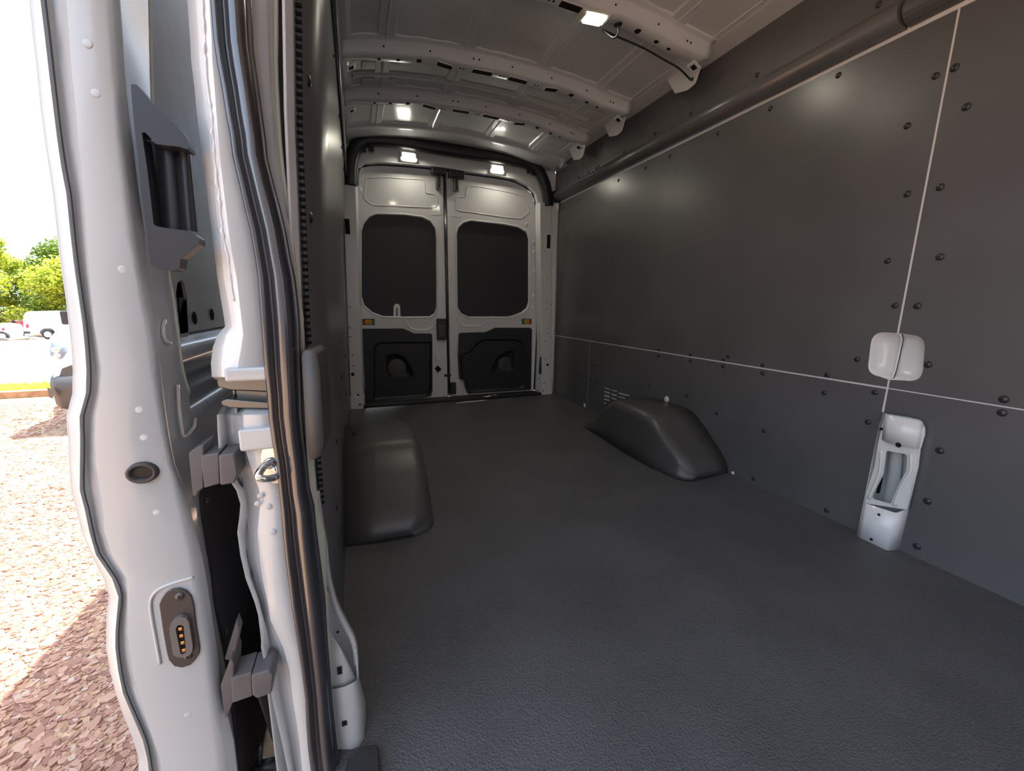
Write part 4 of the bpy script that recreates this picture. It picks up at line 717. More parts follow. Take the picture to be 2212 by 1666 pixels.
for q in ([(-0.07, 0.706, 0.177), (-0.062, 0.706, 0.177), (-0.062, 0.706, 0.161), (-0.07, 0.706, 0.161)], [(-0.069, 0.697, 0.066), (-0.06, 0.697, 0.066), (-0.06, 0.697, 0.056), (-0.069, 0.697, 0.055)]): plate('square_hole', q, [], (0, -0.0008, 0), HOLE, jamb)

# rubber weatherstrip round the opening
SL = ext([(-0.12, 0.676, -0.13), (-0.121, 0.676, -0.032), (-0.121, 0.676, 0.004), (-0.122, 0.676, 0.072), (-0.121, 0.676, 0.121), (-0.119, 0.676, 0.169), (-0.12, 0.676, 0.216), (-0.121, 0.676, 0.262), (-0.123, 0.676, 0.308), (-0.125, 0.676, 0.352), (-0.126, 0.676, 0.394), (-0.127, 0.676, 0.436), (-0.127, 0.676, 0.476), (-0.126, 0.676, 0.515), (-0.126, 0.676, 0.546), (-0.126, 0.676, 0.592), (-0.128, 0.676, 0.629), (-0.129, 0.676, 0.665), (-0.128, 0.676, 0.7), (-0.128, 0.676, 0.734), (-0.127, 0.676, 0.767), (-0.126, 0.676, 0.8), (-0.125, 0.676, 0.833), (-0.124, 0.676, 0.864), (-0.125, 0.676, 0.889), (-0.127, 0.676, 0.925), (-0.131, 0.676, 0.954), (-0.134, 0.676, 0.983), (-0.138, 0.676, 1.016), (-0.138, 0.676, 1.038), (-0.14, 0.676, 1.065), (-0.141, 0.676, 1.092), (-0.143, 0.676, 1.117), (-0.144, 0.676, 1.143), (-0.143, 0.676, 1.168), (-0.142, 0.676, 1.193), (-0.141, 0.676, 1.222), (-0.139, 0.676, 1.265)], 1.80, -0.32)
SR = ext([(-0.077, 0.676, -0.154), (-0.078, 0.676, -0.053), (-0.079, 0.676, -0.016), (-0.08, 0.676, 0.053), (-0.08, 0.676, 0.104), (-0.08, 0.676, 0.154), (-0.079, 0.676, 0.202), (-0.079, 0.676, 0.248), (-0.078, 0.676, 0.294), (-0.077, 0.676, 0.338), (-0.078, 0.676, 0.382), (-0.079, 0.676, 0.425), (-0.08, 0.676, 0.467), (-0.08, 0.676, 0.507), (-0.084, 0.676, 0.54), (-0.084, 0.676, 0.586), (-0.085, 0.676, 0.624), (-0.085, 0.676, 0.661), (-0.083, 0.676, 0.697), (-0.081, 0.676, 0.732), (-0.079, 0.676, 0.766), (-0.077, 0.676, 0.8), (-0.077, 0.676, 0.833), (-0.078, 0.676, 0.866), (-0.081, 0.676, 0.891), (-0.084, 0.676, 0.928), (-0.088, 0.676, 0.958), (-0.093, 0.676, 0.987), (-0.098, 0.676, 1.021), (-0.098, 0.676, 1.044), (-0.099, 0.676, 1.071), (-0.1, 0.676, 1.099), (-0.101, 0.676, 1.125), (-0.102, 0.676, 1.151), (-0.101, 0.676, 1.177), (-0.1, 0.676, 1.202), (-0.1, 0.676, 1.232), (-0.1, 0.676, 1.275)], 1.80, -0.32)
SPROF = [(-0.5, -0.1), (-0.5, 0.10), (-0.45, 0.21), (-0.38, 0.25), (-0.31, 0.23), (-0.26, 0.15), (-0.22, 0.05), (-0.15, 0.05), (-0.11, 0.16), (-0.05, 0.27), (0.04, 0.36), (0.14, 0.39), (0.24, 0.36), (0.32, 0.27), (0.37, 0.14), (0.40, 0.03), (0.46, 0.05), (0.5, 0.0), (0.5, -0.1)]
pth = [(V(a) + V(b)) / 2 for a, b in zip(SL, SR)]; wid = [(V(a) - V(b)).length for a, b in zip(SL, SR)]
sweep('door_weatherstrip', pth, SPROF, (0, -1, 0), RUBBER, scale=wid, label='thick black ribbed rubber weatherstrip on the sliding door opening', cat='weatherstrip')

# charcoal pad on the pillar
q = [(-0.076, 0.665, 0.76), (-0.059, 0.665, 0.598)]
bm = bmesh.new()
pad = [[(-0.078, 0.668, 0.753), (-0.075, 0.668, 0.762), (-0.062, 0.668, 0.763), (-0.056, 0.668, 0.756), (-0.054, 0.668, 0.732), (-0.055, 0.668, 0.675), (-0.057, 0.668, 0.616), (-0.063, 0.668, 0.598), (-0.077, 0.668, 0.593), (-0.083, 0.668, 0.6), (-0.08, 0.668, 0.691)], ]
pr = fillet(pad[0], 0.006, 3)
c = sum((V(p) for p in pr), V()) / len(pr)
cols_ = []
for s, dy, dx in ((0.90, -0.004, 0.0), (0.98, 0.0, 0.0), (1.0, 0.008, 0.0), (1.0, 0.035, 0.003), (1.0, 0.075, 0.006)):
    ring = [(c.x + (p.x - c.x) * s + dx * (1 if p.x > c.x else 0), p.y + dy, c.z + (p.z - c.z) * (0.97 + 0.03 * s)) for p in pr]
    cols_.append(ring + ring[:1])
pad_o = loft('pillar_pad', cols_ , GREYP, smooth=True, label='charcoal plastic pad standing upright on the pillar beside the weatherstrip', cat='pad')
bm = bmesh.new(); bm.from_mesh(pad_o.data); bmesh.ops.remove_doubles(bm, verts=bm.verts, dist=1e-5)
bmesh.ops.holes_fill(bm, edges=[e for e in bm.edges if e.is_boundary]); bm.to_mesh(pad_o.data); bm.free()

# striker
st = empty('door_striker', (-0.139, 0.684, 0.583), 'chrome latch striker loop screwed to the white pillar', 'striker')
plate('striker_plate', fillet([(-0.143, 0.68, 0.616), (-0.132, 0.68, 0.617), (-0.121, 0.68, 0.615), (-0.124, 0.68, 0.556), (-0.133, 0.68, 0.555), (-0.143, 0.68, 0.562), (-0.148, 0.68, 0.582), (-0.147, 0.68, 0.604)], 0.006), [], (0, 0.004, 0), CHROME, st, bevel=0.0015)
sweep('striker_loop', spline([(-0.132, 0.678, 0.593), (-0.138, 0.672, 0.593), (-0.143, 0.662, 0.589), (-0.146, 0.655, 0.584), (-0.145, 0.653, 0.58), (-0.137, 0.655, 0.576), (-0.129, 0.664, 0.573), (-0.125, 0.678, 0.571)]), circ(0.0055, 8), (0, -1, 0), CHROME, st)
disc('striker_post', (-0.135, 0.681, 0.591), (0, -1, 0), 0.010, CHROME, st, h=0.008)

# roller track end
tk = empty('door_track', (-0.161, 0.7, 0.697), 'grey steel roller track end set into the pillar', 'track')
def shelf(name, ring, dy, m, bev): plate(name, ring, [], (0, dy, 0), m, tk, bevel=bev)
shelf('track_channel', fillet([(-0.197, 0.705, 0.718), (-0.19, 0.705, 0.722), (-0.117, 0.705, 0.715), (-0.116, 0.705, 0.694), (-0.179, 0.705, 0.701), (-0.196, 0.705, 0.707)], 0.004), 0.10, STEEL, 0.003)
shelf('track_web', fillet([(-0.177, 0.715, 0.701), (-0.121, 0.715, 0.694), (-0.122, 0.715, 0.676), (-0.176, 0.715, 0.683)], 0.003), 0.10, STEEL, 0.003)
shelf('track_floor', fillet([(-0.192, 0.695, 0.688), (-0.184, 0.695, 0.691), (-0.116, 0.695, 0.679), (-0.117, 0.695, 0.67), (-0.181, 0.695, 0.677), (-0.191, 0.695, 0.682)], 0.003), 0.11, STEEL, 0.002)

# black sill end trim at the foot of the pillar
sl = [(-0.061, 0.669, 0.004), (-0.037, 0.682, 0.004), (-0.008, 0.674, 0.004), (-0.008, 0.608, 0.004), (-0.07, 0.631, 0.004)]
plate('sill_trim', fillet(sl, 0.006), [], (0, 0, 0.012), BLACK, label='black plastic step trim corner at the pillar foot', cat='trim', bevel=0.003)

# ================================================================== SLIDING DOOR (slid back along the body side)
sd = empty('sliding_door', (-0.30, 0.70, -0.35), 'open white sliding door seen edge on beside the pillar', 'door')
E0 = ext([(-0.323, 0.705, 1.235), (-0.326, 0.705, 1.194), (-0.327, 0.705, 1.167), (-0.33, 0.705, 1.13), (-0.332, 0.705, 1.096), (-0.335, 0.705, 1.059), (-0.337, 0.705, 1.021), (-0.338, 0.705, 0.99), (-0.339, 0.705, 0.959), (-0.342, 0.705, 0.915), (-0.344, 0.705, 0.882), (-0.345, 0.705, 0.859), (-0.346, 0.705, 0.83), (-0.348, 0.705, 0.801), (-0.35, 0.705, 0.771), (-0.353, 0.705, 0.74), (-0.358, 0.705, 0.709), (-0.369, 0.705, 0.678), (-0.372, 0.705, 0.646), (-0.376, 0.705, 0.614), (-0.38, 0.705, 0.574), (-0.379, 0.705, 0.546), (-0.378, 0.705, 0.51), (-0.373, 0.705, 0.473), (-0.365, 0.705, 0.434), (-0.363, 0.705, 0.403), (-0.37, 0.705, 0.374), (-0.374, 0.705, 0.347), (-0.378, 0.705, 0.32), (-0.379, 0.705, 0.28), (-0.378, 0.705, 0.238), (-0.374, 0.705, 0.193), (-0.369, 0.705, 0.146), (-0.367, 0.705, 0.109), (-0.376, 0.705, 0.057), (-0.386, 0.705, -0.025)], 1.72, -0.32)
E1 = ext([(-0.307, 0.69, 1.229), (-0.309, 0.69, 1.189), (-0.311, 0.69, 1.162), (-0.313, 0.69, 1.125), (-0.315, 0.69, 1.092), (-0.317, 0.69, 1.056), (-0.319, 0.69, 1.018), (-0.32, 0.69, 0.988), (-0.32, 0.69, 0.957), (-0.323, 0.69, 0.914), (-0.325, 0.69, 0.881), (-0.326, 0.69, 0.859), (-0.327, 0.69, 0.83), (-0.328, 0.69, 0.801), (-0.33, 0.69, 0.772), (-0.333, 0.69, 0.741), (-0.338, 0.69, 0.711), (-0.349, 0.69, 0.68), (-0.353, 0.69, 0.649), (-0.358, 0.69, 0.617), (-0.364, 0.69, 0.578), (-0.363, 0.69, 0.551), (-0.363, 0.69, 0.516), (-0.361, 0.69, 0.48), (-0.349, 0.69, 0.44), (-0.346, 0.69, 0.409), (-0.352, 0.69, 0.38), (-0.357, 0.69, 0.355), (-0.361, 0.69, 0.328), (-0.363, 0.69, 0.289), (-0.363, 0.69, 0.248), (-0.357, 0.69, 0.203), (-0.351, 0.69, 0.156), (-0.35, 0.69, 0.12), (-0.353, 0.69, 0.066), (-0.361, 0.69, -0.016)], 1.72, -0.32)
E1b = ext([(-0.305, 0.706, 1.24), (-0.307, 0.706, 1.2), (-0.308, 0.706, 1.172), (-0.31, 0.706, 1.134), (-0.313, 0.706, 1.1), (-0.315, 0.706, 1.062), (-0.318, 0.706, 1.024), (-0.318, 0.706, 0.993), (-0.319, 0.706, 0.961), (-0.323, 0.706, 0.916), (-0.325, 0.706, 0.883), (-0.326, 0.706, 0.86), (-0.328, 0.706, 0.83), (-0.329, 0.706, 0.8), (-0.33, 0.706, 0.77), (-0.331, 0.706, 0.739), (-0.337, 0.706, 0.708), (-0.347, 0.706, 0.676), (-0.353, 0.706, 0.644), (-0.358, 0.706, 0.611), (-0.361, 0.706, 0.57), (-0.362, 0.706, 0.542), (-0.363, 0.706, 0.507), (-0.36, 0.706, 0.47), (-0.349, 0.706, 0.429), (-0.349, 0.706, 0.398), (-0.354, 0.706, 0.368), (-0.359, 0.706, 0.342), (-0.363, 0.706, 0.315), (-0.364, 0.706, 0.273), (-0.364, 0.706, 0.231), (-0.358, 0.706, 0.185), (-0.354, 0.706, 0.138), (-0.351, 0.706, 0.1), (-0.353, 0.706, 0.044), (-0.36, 0.706, -0.041)], 1.72, -0.32)
E2 = ext([(-0.281, 0.68, 1.229), (-0.283, 0.68, 1.189), (-0.284, 0.68, 1.162), (-0.287, 0.68, 1.125), (-0.29, 0.68, 1.092), (-0.292, 0.68, 1.056), (-0.295, 0.68, 1.018), (-0.297, 0.68, 0.988), (-0.299, 0.68, 0.957), (-0.303, 0.68, 0.914), (-0.306, 0.68, 0.881), (-0.308, 0.68, 0.859), (-0.31, 0.68, 0.83), (-0.312, 0.68, 0.801), (-0.312, 0.68, 0.772), (-0.313, 0.68, 0.742), (-0.319, 0.68, 0.712), (-0.328, 0.68, 0.681), (-0.333, 0.68, 0.65), (-0.337, 0.68, 0.618), (-0.338, 0.68, 0.578), (-0.339, 0.68, 0.551), (-0.342, 0.68, 0.517), (-0.339, 0.68, 0.481), (-0.328, 0.68, 0.442), (-0.331, 0.68, 0.413), (-0.335, 0.68, 0.384), (-0.339, 0.68, 0.357), (-0.34, 0.68, 0.33), (-0.342, 0.68, 0.291), (-0.34, 0.68, 0.249), (-0.337, 0.68, 0.206), (-0.333, 0.68, 0.16), (-0.33, 0.68, 0.123), (-0.331, 0.68, 0.068), (-0.335, 0.68, -0.015)], 1.72, -0.32)
E3 = ext([(-0.243, 0.676, 1.236), (-0.245, 0.676, 1.196), (-0.247, 0.676, 1.169), (-0.25, 0.676, 1.131), (-0.253, 0.676, 1.097), (-0.255, 0.676, 1.06), (-0.258, 0.676, 1.022), (-0.26, 0.676, 0.991), (-0.262, 0.676, 0.959), (-0.264, 0.676, 0.916), (-0.262, 0.676, 0.883), (-0.261, 0.676, 0.86), (-0.261, 0.676, 0.831), (-0.26, 0.676, 0.801), (-0.261, 0.676, 0.771), (-0.262, 0.676, 0.74), (-0.261, 0.676, 0.709), (-0.261, 0.676, 0.676), (-0.26, 0.676, 0.643), (-0.259, 0.676, 0.609), (-0.257, 0.676, 0.567), (-0.256, 0.676, 0.539), (-0.255, 0.676, 0.502), (-0.253, 0.676, 0.464), (-0.253, 0.676, 0.426), (-0.253, 0.676, 0.395), (-0.254, 0.676, 0.363), (-0.253, 0.676, 0.335), (-0.253, 0.676, 0.306), (-0.255, 0.676, 0.264), (-0.256, 0.676, 0.221), (-0.257, 0.676, 0.177), (-0.258, 0.676, 0.132), (-0.259, 0.676, 0.095), (-0.261, 0.676, 0.039), (-0.264, 0.676, -0.049)], 1.72, -0.32)
E3b = ext([(-0.239, 0.682, 1.241), (-0.241, 0.682, 1.201), (-0.242, 0.682, 1.173), (-0.245, 0.682, 1.135), (-0.248, 0.682, 1.101), (-0.25, 0.682, 1.063), (-0.253, 0.682, 1.025), (-0.254, 0.682, 0.993), (-0.255, 0.682, 0.961), (-0.256, 0.682, 0.917), (-0.256, 0.682, 0.883), (-0.257, 0.682, 0.86), (-0.257, 0.682, 0.831), (-0.256, 0.682, 0.801), (-0.256, 0.682, 0.77), (-0.257, 0.682, 0.739), (-0.257, 0.682, 0.707), (-0.258, 0.682, 0.674), (-0.257, 0.682, 0.641), (-0.256, 0.682, 0.606), (-0.251, 0.682, 0.564), (-0.25, 0.682, 0.534), (-0.247, 0.682, 0.497), (-0.245, 0.682, 0.459), (-0.245, 0.682, 0.42), (-0.245, 0.682, 0.388), (-0.245, 0.682, 0.356), (-0.245, 0.682, 0.327), (-0.245, 0.682, 0.297), (-0.246, 0.682, 0.255), (-0.247, 0.682, 0.211), (-0.247, 0.682, 0.166), (-0.246, 0.682, 0.12), (-0.247, 0.682, 0.082), (-0.249, 0.682, 0.024), (-0.252, 0.682, -0.065)], 1.72, -0.32)
E4 = ext([(-0.24, 0.705, 1.257), (-0.242, 0.705, 1.215), (-0.243, 0.705, 1.186), (-0.246, 0.705, 1.147), (-0.249, 0.705, 1.111), (-0.251, 0.705, 1.072), (-0.252, 0.705, 1.033), (-0.253, 0.705, 1.0), (-0.254, 0.705, 0.967), (-0.254, 0.705, 0.921), (-0.257, 0.705, 0.886), (-0.259, 0.705, 0.862), (-0.258, 0.705, 0.831), (-0.257, 0.705, 0.8), (-0.259, 0.705, 0.768), (-0.26, 0.705, 0.736), (-0.261, 0.705, 0.703), (-0.262, 0.705, 0.669), (-0.262, 0.705, 0.634), (-0.261, 0.705, 0.598), (-0.254, 0.705, 0.554), (-0.251, 0.705, 0.523), (-0.248, 0.705, 0.484), (-0.245, 0.705, 0.444), (-0.244, 0.705, 0.404), (-0.244, 0.705, 0.371), (-0.244, 0.705, 0.337), (-0.244, 0.705, 0.307), (-0.244, 0.705, 0.276), (-0.245, 0.705, 0.232), (-0.246, 0.705, 0.187), (-0.243, 0.705, 0.139), (-0.24, 0.705, 0.089), (-0.241, 0.705, 0.05), (-0.242, 0.705, -0.01), (-0.245, 0.705, -0.104)], 1.72, -0.32)
XI = -0.262
E5 = ext([(-0.262, 0.895, 1.384), (-0.262, 0.877, 1.319), (-0.262, 0.865, 1.275), (-0.262, 0.848, 1.218), (-0.262, 0.833, 1.168), (-0.262, 0.819, 1.116), (-0.262, 0.811, 1.067), (-0.262, 0.804, 1.027), (-0.262, 0.796, 0.987), (-0.262, 0.788, 0.933), (-0.262, 0.79, 0.894), (-0.262, 0.787, 0.866), (-0.262, 0.79, 0.832), (-0.262, 0.788, 0.796), (-0.262, 0.787, 0.76), (-0.262, 0.786, 0.724), (-0.262, 0.799, 0.683), (-0.262, 0.791, 0.646), (-0.262, 0.781, 0.61), (-0.262, 0.774, 0.572), (-0.262, 0.784, 0.519), (-0.262, 0.78, 0.488), (-0.262, 0.776, 0.447), (-0.262, 0.777, 0.403), (-0.262, 0.778, 0.358), (-0.262, 0.773, 0.325), (-0.262, 0.775, 0.286), (-0.262, 0.779, 0.249), (-0.262, 0.784, 0.212), (-0.262, 0.784, 0.161), (-0.262, 0.784, 0.11), (-0.262, 0.78, 0.062), (-0.262, 0.776, 0.013), (-0.262, 0.773, -0.026), (-0.262, 0.768, -0.087), (-0.262, 0.763, -0.182)], 1.72, -0.32)
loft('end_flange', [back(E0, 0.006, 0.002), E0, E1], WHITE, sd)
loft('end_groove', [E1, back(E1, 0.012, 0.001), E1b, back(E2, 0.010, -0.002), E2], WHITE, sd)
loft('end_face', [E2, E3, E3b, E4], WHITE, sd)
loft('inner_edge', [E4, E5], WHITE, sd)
sweep('groove_seal', spline([(p[0] + 0.003, p[1] + 0.003, p[2]) for p in E1], 2), circ(0.0010, 6), (0, -1, 0), BLACK, sd)
loft('outer_skin', [E0, [(p[0] - 0.004, 1.99, p[2]) for p in E0]], WHITE, sd, solid=0.002)
box('top_edge', (-0.32, 0.71, 1.70), (-0.22, 1.99, 1.73), WHITE, sd, bevel=0.004)
box('rear_edge', (-0.37, 1.97, -0.33), (-0.25, 1.99, 1.72), WHITE, sd, bevel=0.004)
def edge_bead(pts): sweep('pressed_bead', spline(pts, 5), circ(0.0022, 6), (1, 0, 0), WHITE, sd)
edge_bead([(-0.256, 0.732, 0.804), (-0.256, 0.722, 0.797), (-0.256, 0.718, 0.785), (-0.256, 0.723, 0.774), (-0.256, 0.738, 0.771)])
edge_bead([(-0.256, 0.742, 0.708), (-0.256, 0.733, 0.675), (-0.256, 0.731, 0.647), (-0.256, 0.735, 0.628), (-0.256, 0.76, 0.629), (-0.256, 0.78, 0.633), (-0.256, 0.788, 0.643)])
# inner side: black lining with its sheen painted grey, ledges, black lower lining
eu = [p for p in E5 if p[2] > 0.655]
loft('opening_rim', [eu, [(XI - 0.004, p[1] + 0.004, p[2]) for p in eu], [(XI - 0.030, p[1] + 0.006, p[2]) for p in eu]], WHITE, sd)
sweep('opening_lip', spline(eu, 3), circ(0.0022, 6), (1, 0, 0), mat('cream_flange_paint', (0.66, 0.66, 0.55), 0.4), sd)
plate('lining_panel', [(-0.290, 0.74, 0.775), (-0.290, 1.95, 0.775), (-0.290, 1.95, 1.70), (-0.290, 0.74, 1.70)], [fillet([(-0.29, 0.89, 0.846), (-0.29, 0.903, 0.863), (-0.29, 0.921, 0.869), (-0.29, 0.935, 0.864), (-0.29, 0.937, 0.841), (-0.29, 0.918, 0.764), (-0.29, 0.883, 0.762), (-0.29, 0.885, 0.804)], 0.012)], (-0.005, 0, 0), SHEENP, sd)
plate('lining_shadow_gap', [(-0.305, 0.74, 0.70), (-0.305, 1.95, 0.70), (-0.305, 1.95, 1.70), (-0.305, 0.74, 1.70)], [], (-0.004, 0, 0), HOLE, sd)
sweep('inner_strut', [(-0.296, 0.922, 0.837), (-0.296, 0.911, 0.759)], [(-0.01, -0.003), (0.01, -0.003), (0.01, 0.004), (-0.01, 0.004)], (1, 0, 0), BLACK, sd)
for p in [(-0.289, 0.96, 0.8), (-0.289, 1.067, 0.804)]: disc('hole', p, (1, 0, 0), 0.0125, HOLE, sd, h=0.0008, ry=0.0125)
pf = [(-0.296, 0.778), (-0.290, 0.768), (-0.274, 0.764), (-0.264, 0.755), (-0.262, 0.742), (-0.270, 0.730), (-0.288, 0.724), (-0.284, 0.712), (-0.292, 0.700), (-0.312, 0.694), (-0.312, 0.668), (-0.290, 0.660), (-0.272, 0.654), (-0.263, 0.644), (-0.264, 0.634), (-0.266, 0.60), (-0.266, -0.33)]
bm = bmesh.new(); A = [bm.verts.new((x, 0.76, z)) for x, z in pf]; B = [bm.verts.new((x, 1.96, z)) for x, z in pf]
for i in range(len(pf) - 1): bm.faces.new((A[i], A[i + 1], B[i + 1], B[i]))
obj('inner_ledges', bm, WHITE, sd, smooth=True)
blk = [(-0.26, 0.795, 0.529), (-0.26, 0.772, 0.512), (-0.26, 0.766, 0.486), (-0.26, 0.77, 0.45), (-0.26, 0.771, 0.406), (-0.26, 0.772, 0.362), (-0.26, 0.766, 0.321), (-0.26, 0.778, 0.216), (-0.26, 0.778, 0.116), (-0.26, 0.77, 0.02), (-0.26, 0.764, -0.045)]
zb = blk[-1][2]
low = blk + [(-0.260, blk[-1][1] + 0.01, -0.16), (-0.260, 1.0, -0.16), (-0.260, 1.9, -0.16), (-0.260, 1.9, blk[0][2]), (-0.260, 1.2, blk[0][2] - 0.01)]
plate('lower_lining', low, [], (0.004, 0, 0), mat('black_lower_lining', (0.02, 0.016, 0.018), 0.6), sd)
for p in [(-0.255, 0.785, 0.498), (-0.255, 0.787, 0.238)]: disc('lining_screw', p, (1, 0, 0), 0.006, BLACK, sd, h=0.004)
box('bottom_hem', (-0.285, 0.74, -0.20), (-0.258, 1.95, -0.16), WHITE, sd, bevel=0.004)
# emboss marks, grommet, contact plate
for p in [(-0.27, 0.677, 1.121), (-0.27, 0.677, 1.07), (-0.273, 0.677, 0.87), (-0.28, 0.677, 0.687), (-0.28, 0.677, 0.648), (-0.28, 0.677, 0.537), (-0.285, 0.677, 0.192)]: disc('dimple', p, (0, -1, 0), 0.0045, WHITE, sd, h=0.0004)
go = (-0.287, 0.676, 0.599)
rr = [(go[0] + 0.0185 * math.cos(a), go[1], go[2] + 0.0150 * math.sin(a)) for a in [2 * math.pi * k / 28 for k in range(28)]]
ctr = V(go)
loft('rubber_grommet', [[tuple(V((0, d, 0)) + ctr + (V(p) - ctr) * s) for p in rr + rr[:1]] for s, d in ((1.0, 0.001), (0.97, -0.005), (0.80, -0.007), (0.66, -0.005), (0.60, -0.0015), (0.3, -0.001), (0.02, -0.001))], mat('brown_black_rubber', (0.045, 0.036, 0.036), 0.45), sd)
disc('grommet_well', (go[0], go[1] - 0.0018, go[2]), (0, -1, 0), 0.0108, mat('brown_black_well', (0.012, 0.010, 0.010), 0.6), sd, h=0.0003, ry=0.0085, seg=24)
CP = [(-0.294, 0.676, 0.395), (-0.29, 0.676, 0.404), (-0.284, 0.676, 0.412), (-0.276, 0.676, 0.416), (-0.267, 0.676, 0.415), (-0.259, 0.676, 0.409), (-0.254, 0.676, 0.398), (-0.253, 0.676, 0.384), (-0.254, 0.676, 0.35), (-0.254, 0.676, 0.309), (-0.256, 0.676, 0.299), (-0.262, 0.676, 0.29), (-0.269, 0.676, 0.283), (-0.28, 0.676, 0.282), (-0.289, 0.676, 0.288), (-0.294, 0.676, 0.3), (-0.295, 0.676, 0.312), (-0.295, 0.676, 0.352)]
recess = fillet([(-0.307, 0.676, 0.397), (-0.302, 0.676, 0.41), (-0.291, 0.676, 0.42), (-0.275, 0.676, 0.424), (-0.249, 0.676, 0.428), (-0.249, 0.676, 0.402), (-0.251, 0.676, 0.279), (-0.271, 0.676, 0.272), (-0.299, 0.676, 0.278), (-0.306, 0.676, 0.295), (-0.307, 0.676, 0.37)], 0.006)
sweep('contact_recess_edge', spline([(-0.307, 0.677, 0.294), (-0.307, 0.677, 0.334), (-0.307, 0.677, 0.37), (-0.306, 0.677, 0.394), (-0.302, 0.677, 0.408), (-0.292, 0.677, 0.418), (-0.276, 0.677, 0.423), (-0.25, 0.677, 0.427)]), circ(0.0022, 6), (0, -1, 0), WHITE, sd)
cpl = plate('contact_plate', CP, [], (0, -0.004, 0), mat('brown_black_plate', (0.050, 0.040, 0.040), 0.5), sd, bevel=0.0015)
ins = fillet([(-0.284, 0.672, 0.358), (-0.281, 0.672, 0.366), (-0.275, 0.672, 0.372), (-0.268, 0.672, 0.373), (-0.262, 0.672, 0.368), (-0.26, 0.672, 0.36), (-0.26, 0.672, 0.32), (-0.262, 0.672, 0.31), (-0.266, 0.672, 0.305), (-0.276, 0.672, 0.305), (-0.282, 0.672, 0.308), (-0.285, 0.672, 0.313), (-0.285, 0.672, 0.347)], 0.004)
plate('contact_socket', ins, [fillet([(-0.277, 0.672, 0.354), (-0.274, 0.672, 0.36), (-0.271, 0.672, 0.36), (-0.267, 0.672, 0.357), (-0.269, 0.672, 0.312), (-0.273, 0.672, 0.309), (-0.276, 0.672, 0.311)], 0.003)], (0, -0.006, 0), mat('grey_socket', (0.13, 0.12, 0.115), 0.5), sd, bevel=0.0012)
plate('socket_well', [(-0.277, 0.671, 0.356), (-0.274, 0.671, 0.361), (-0.267, 0.671, 0.358), (-0.268, 0.671, 0.312), (-0.273, 0.671, 0.309), (-0.276, 0.671, 0.311)], [], (0, -0.0006, 0), HOLE, sd)
for p in [(-0.272, 0.67, 0.352), (-0.272, 0.67, 0.34), (-0.272, 0.67, 0.328), (-0.272, 0.67, 0.315)]: box('copper_pin', (p[0] - 0.0026, 0.667, p[2] - 0.0026), (p[0] + 0.0026, 0.6712, p[2] + 0.0026), COPPER, sd, bevel=0.0008)
for p in [(-0.268, 0.672, 0.403), (-0.27, 0.672, 0.3)]:
    disc('plate_screw', p, (0, -1, 0), 0.0062, mat('dark_screw', (0.10, 0.09, 0.09), 0.3, metal=0.6), sd, h=0.003); disc('screw_socket', (p[0], p[1] - 0.003, p[2]), (0, -1, 0), 0.0018, HOLE, sd, h=0.0003)
# grab handle
hp = mat('slate_plastic', (0.026, 0.028, 0.036), 0.38, bump=0.1, bscale=900, bdist=0.0003)
frame = fillet([(-0.231, 0.664, 1.081), (-0.225, 0.664, 1.081), (-0.216, 0.664, 1.067), (-0.191, 0.664, 1.041), (-0.185, 0.664, 1.033), (-0.182, 0.664, 1.02), (-0.182, 0.664, 1.016), (-0.191, 0.664, 1.018), (-0.215, 0.664, 1.018), (-0.224, 0.664, 1.03), (-0.227, 0.664, 1.029), (-0.227, 0.664, 1.018), (-0.227, 0.664, 0.991), (-0.228, 0.664, 0.955), (-0.229, 0.664, 0.923), (-0.199, 0.664, 0.919), (-0.189, 0.664, 0.917), (-0.183, 0.664, 0.911), (-0.184, 0.664, 0.904), (-0.206, 0.664, 0.885), (-0.209, 0.664, 0.872), (-0.215, 0.664, 0.869), (-0.224, 0.664, 0.87), (-0.237, 0.664, 0.872), (-0.239, 0.664, 0.879), (-0.238, 0.664, 0.921), (-0.237, 0.664, 0.964), (-0.235, 0.664, 1.005), (-0.233, 0.664, 1.052)], 0.004, 3)
plate('handle_frame', frame, [], (0, 0.024, 0), hp, sd, bevel=0.005, seg=3)
loft('handle_grip', [[(-0.246, 0.72, 1.046), (-0.249, 0.72, 0.929)], [(-0.234, 0.705, 1.034), (-0.242, 0.705, 0.928)], [(-0.223, 0.69, 1.027), (-0.232, 0.69, 0.925)], [(-0.212, 0.684, 1.025), (-0.219, 0.684, 0.924)], [(-0.204, 0.686, 1.024), (-0.209, 0.686, 0.923)], [(-0.204, 0.7, 1.028), (-0.21, 0.7, 0.925)], [(-0.197, 0.684, 1.023), (-0.202, 0.684, 0.922)], [(-0.191, 0.682, 1.022), (-0.196, 0.682, 0.922)], [(-0.191, 0.7, 1.022), (-0.194, 0.7, 0.923)], [(-0.2, 0.735, 1.03), (-0.204, 0.735, 0.927)]], hp, sd)
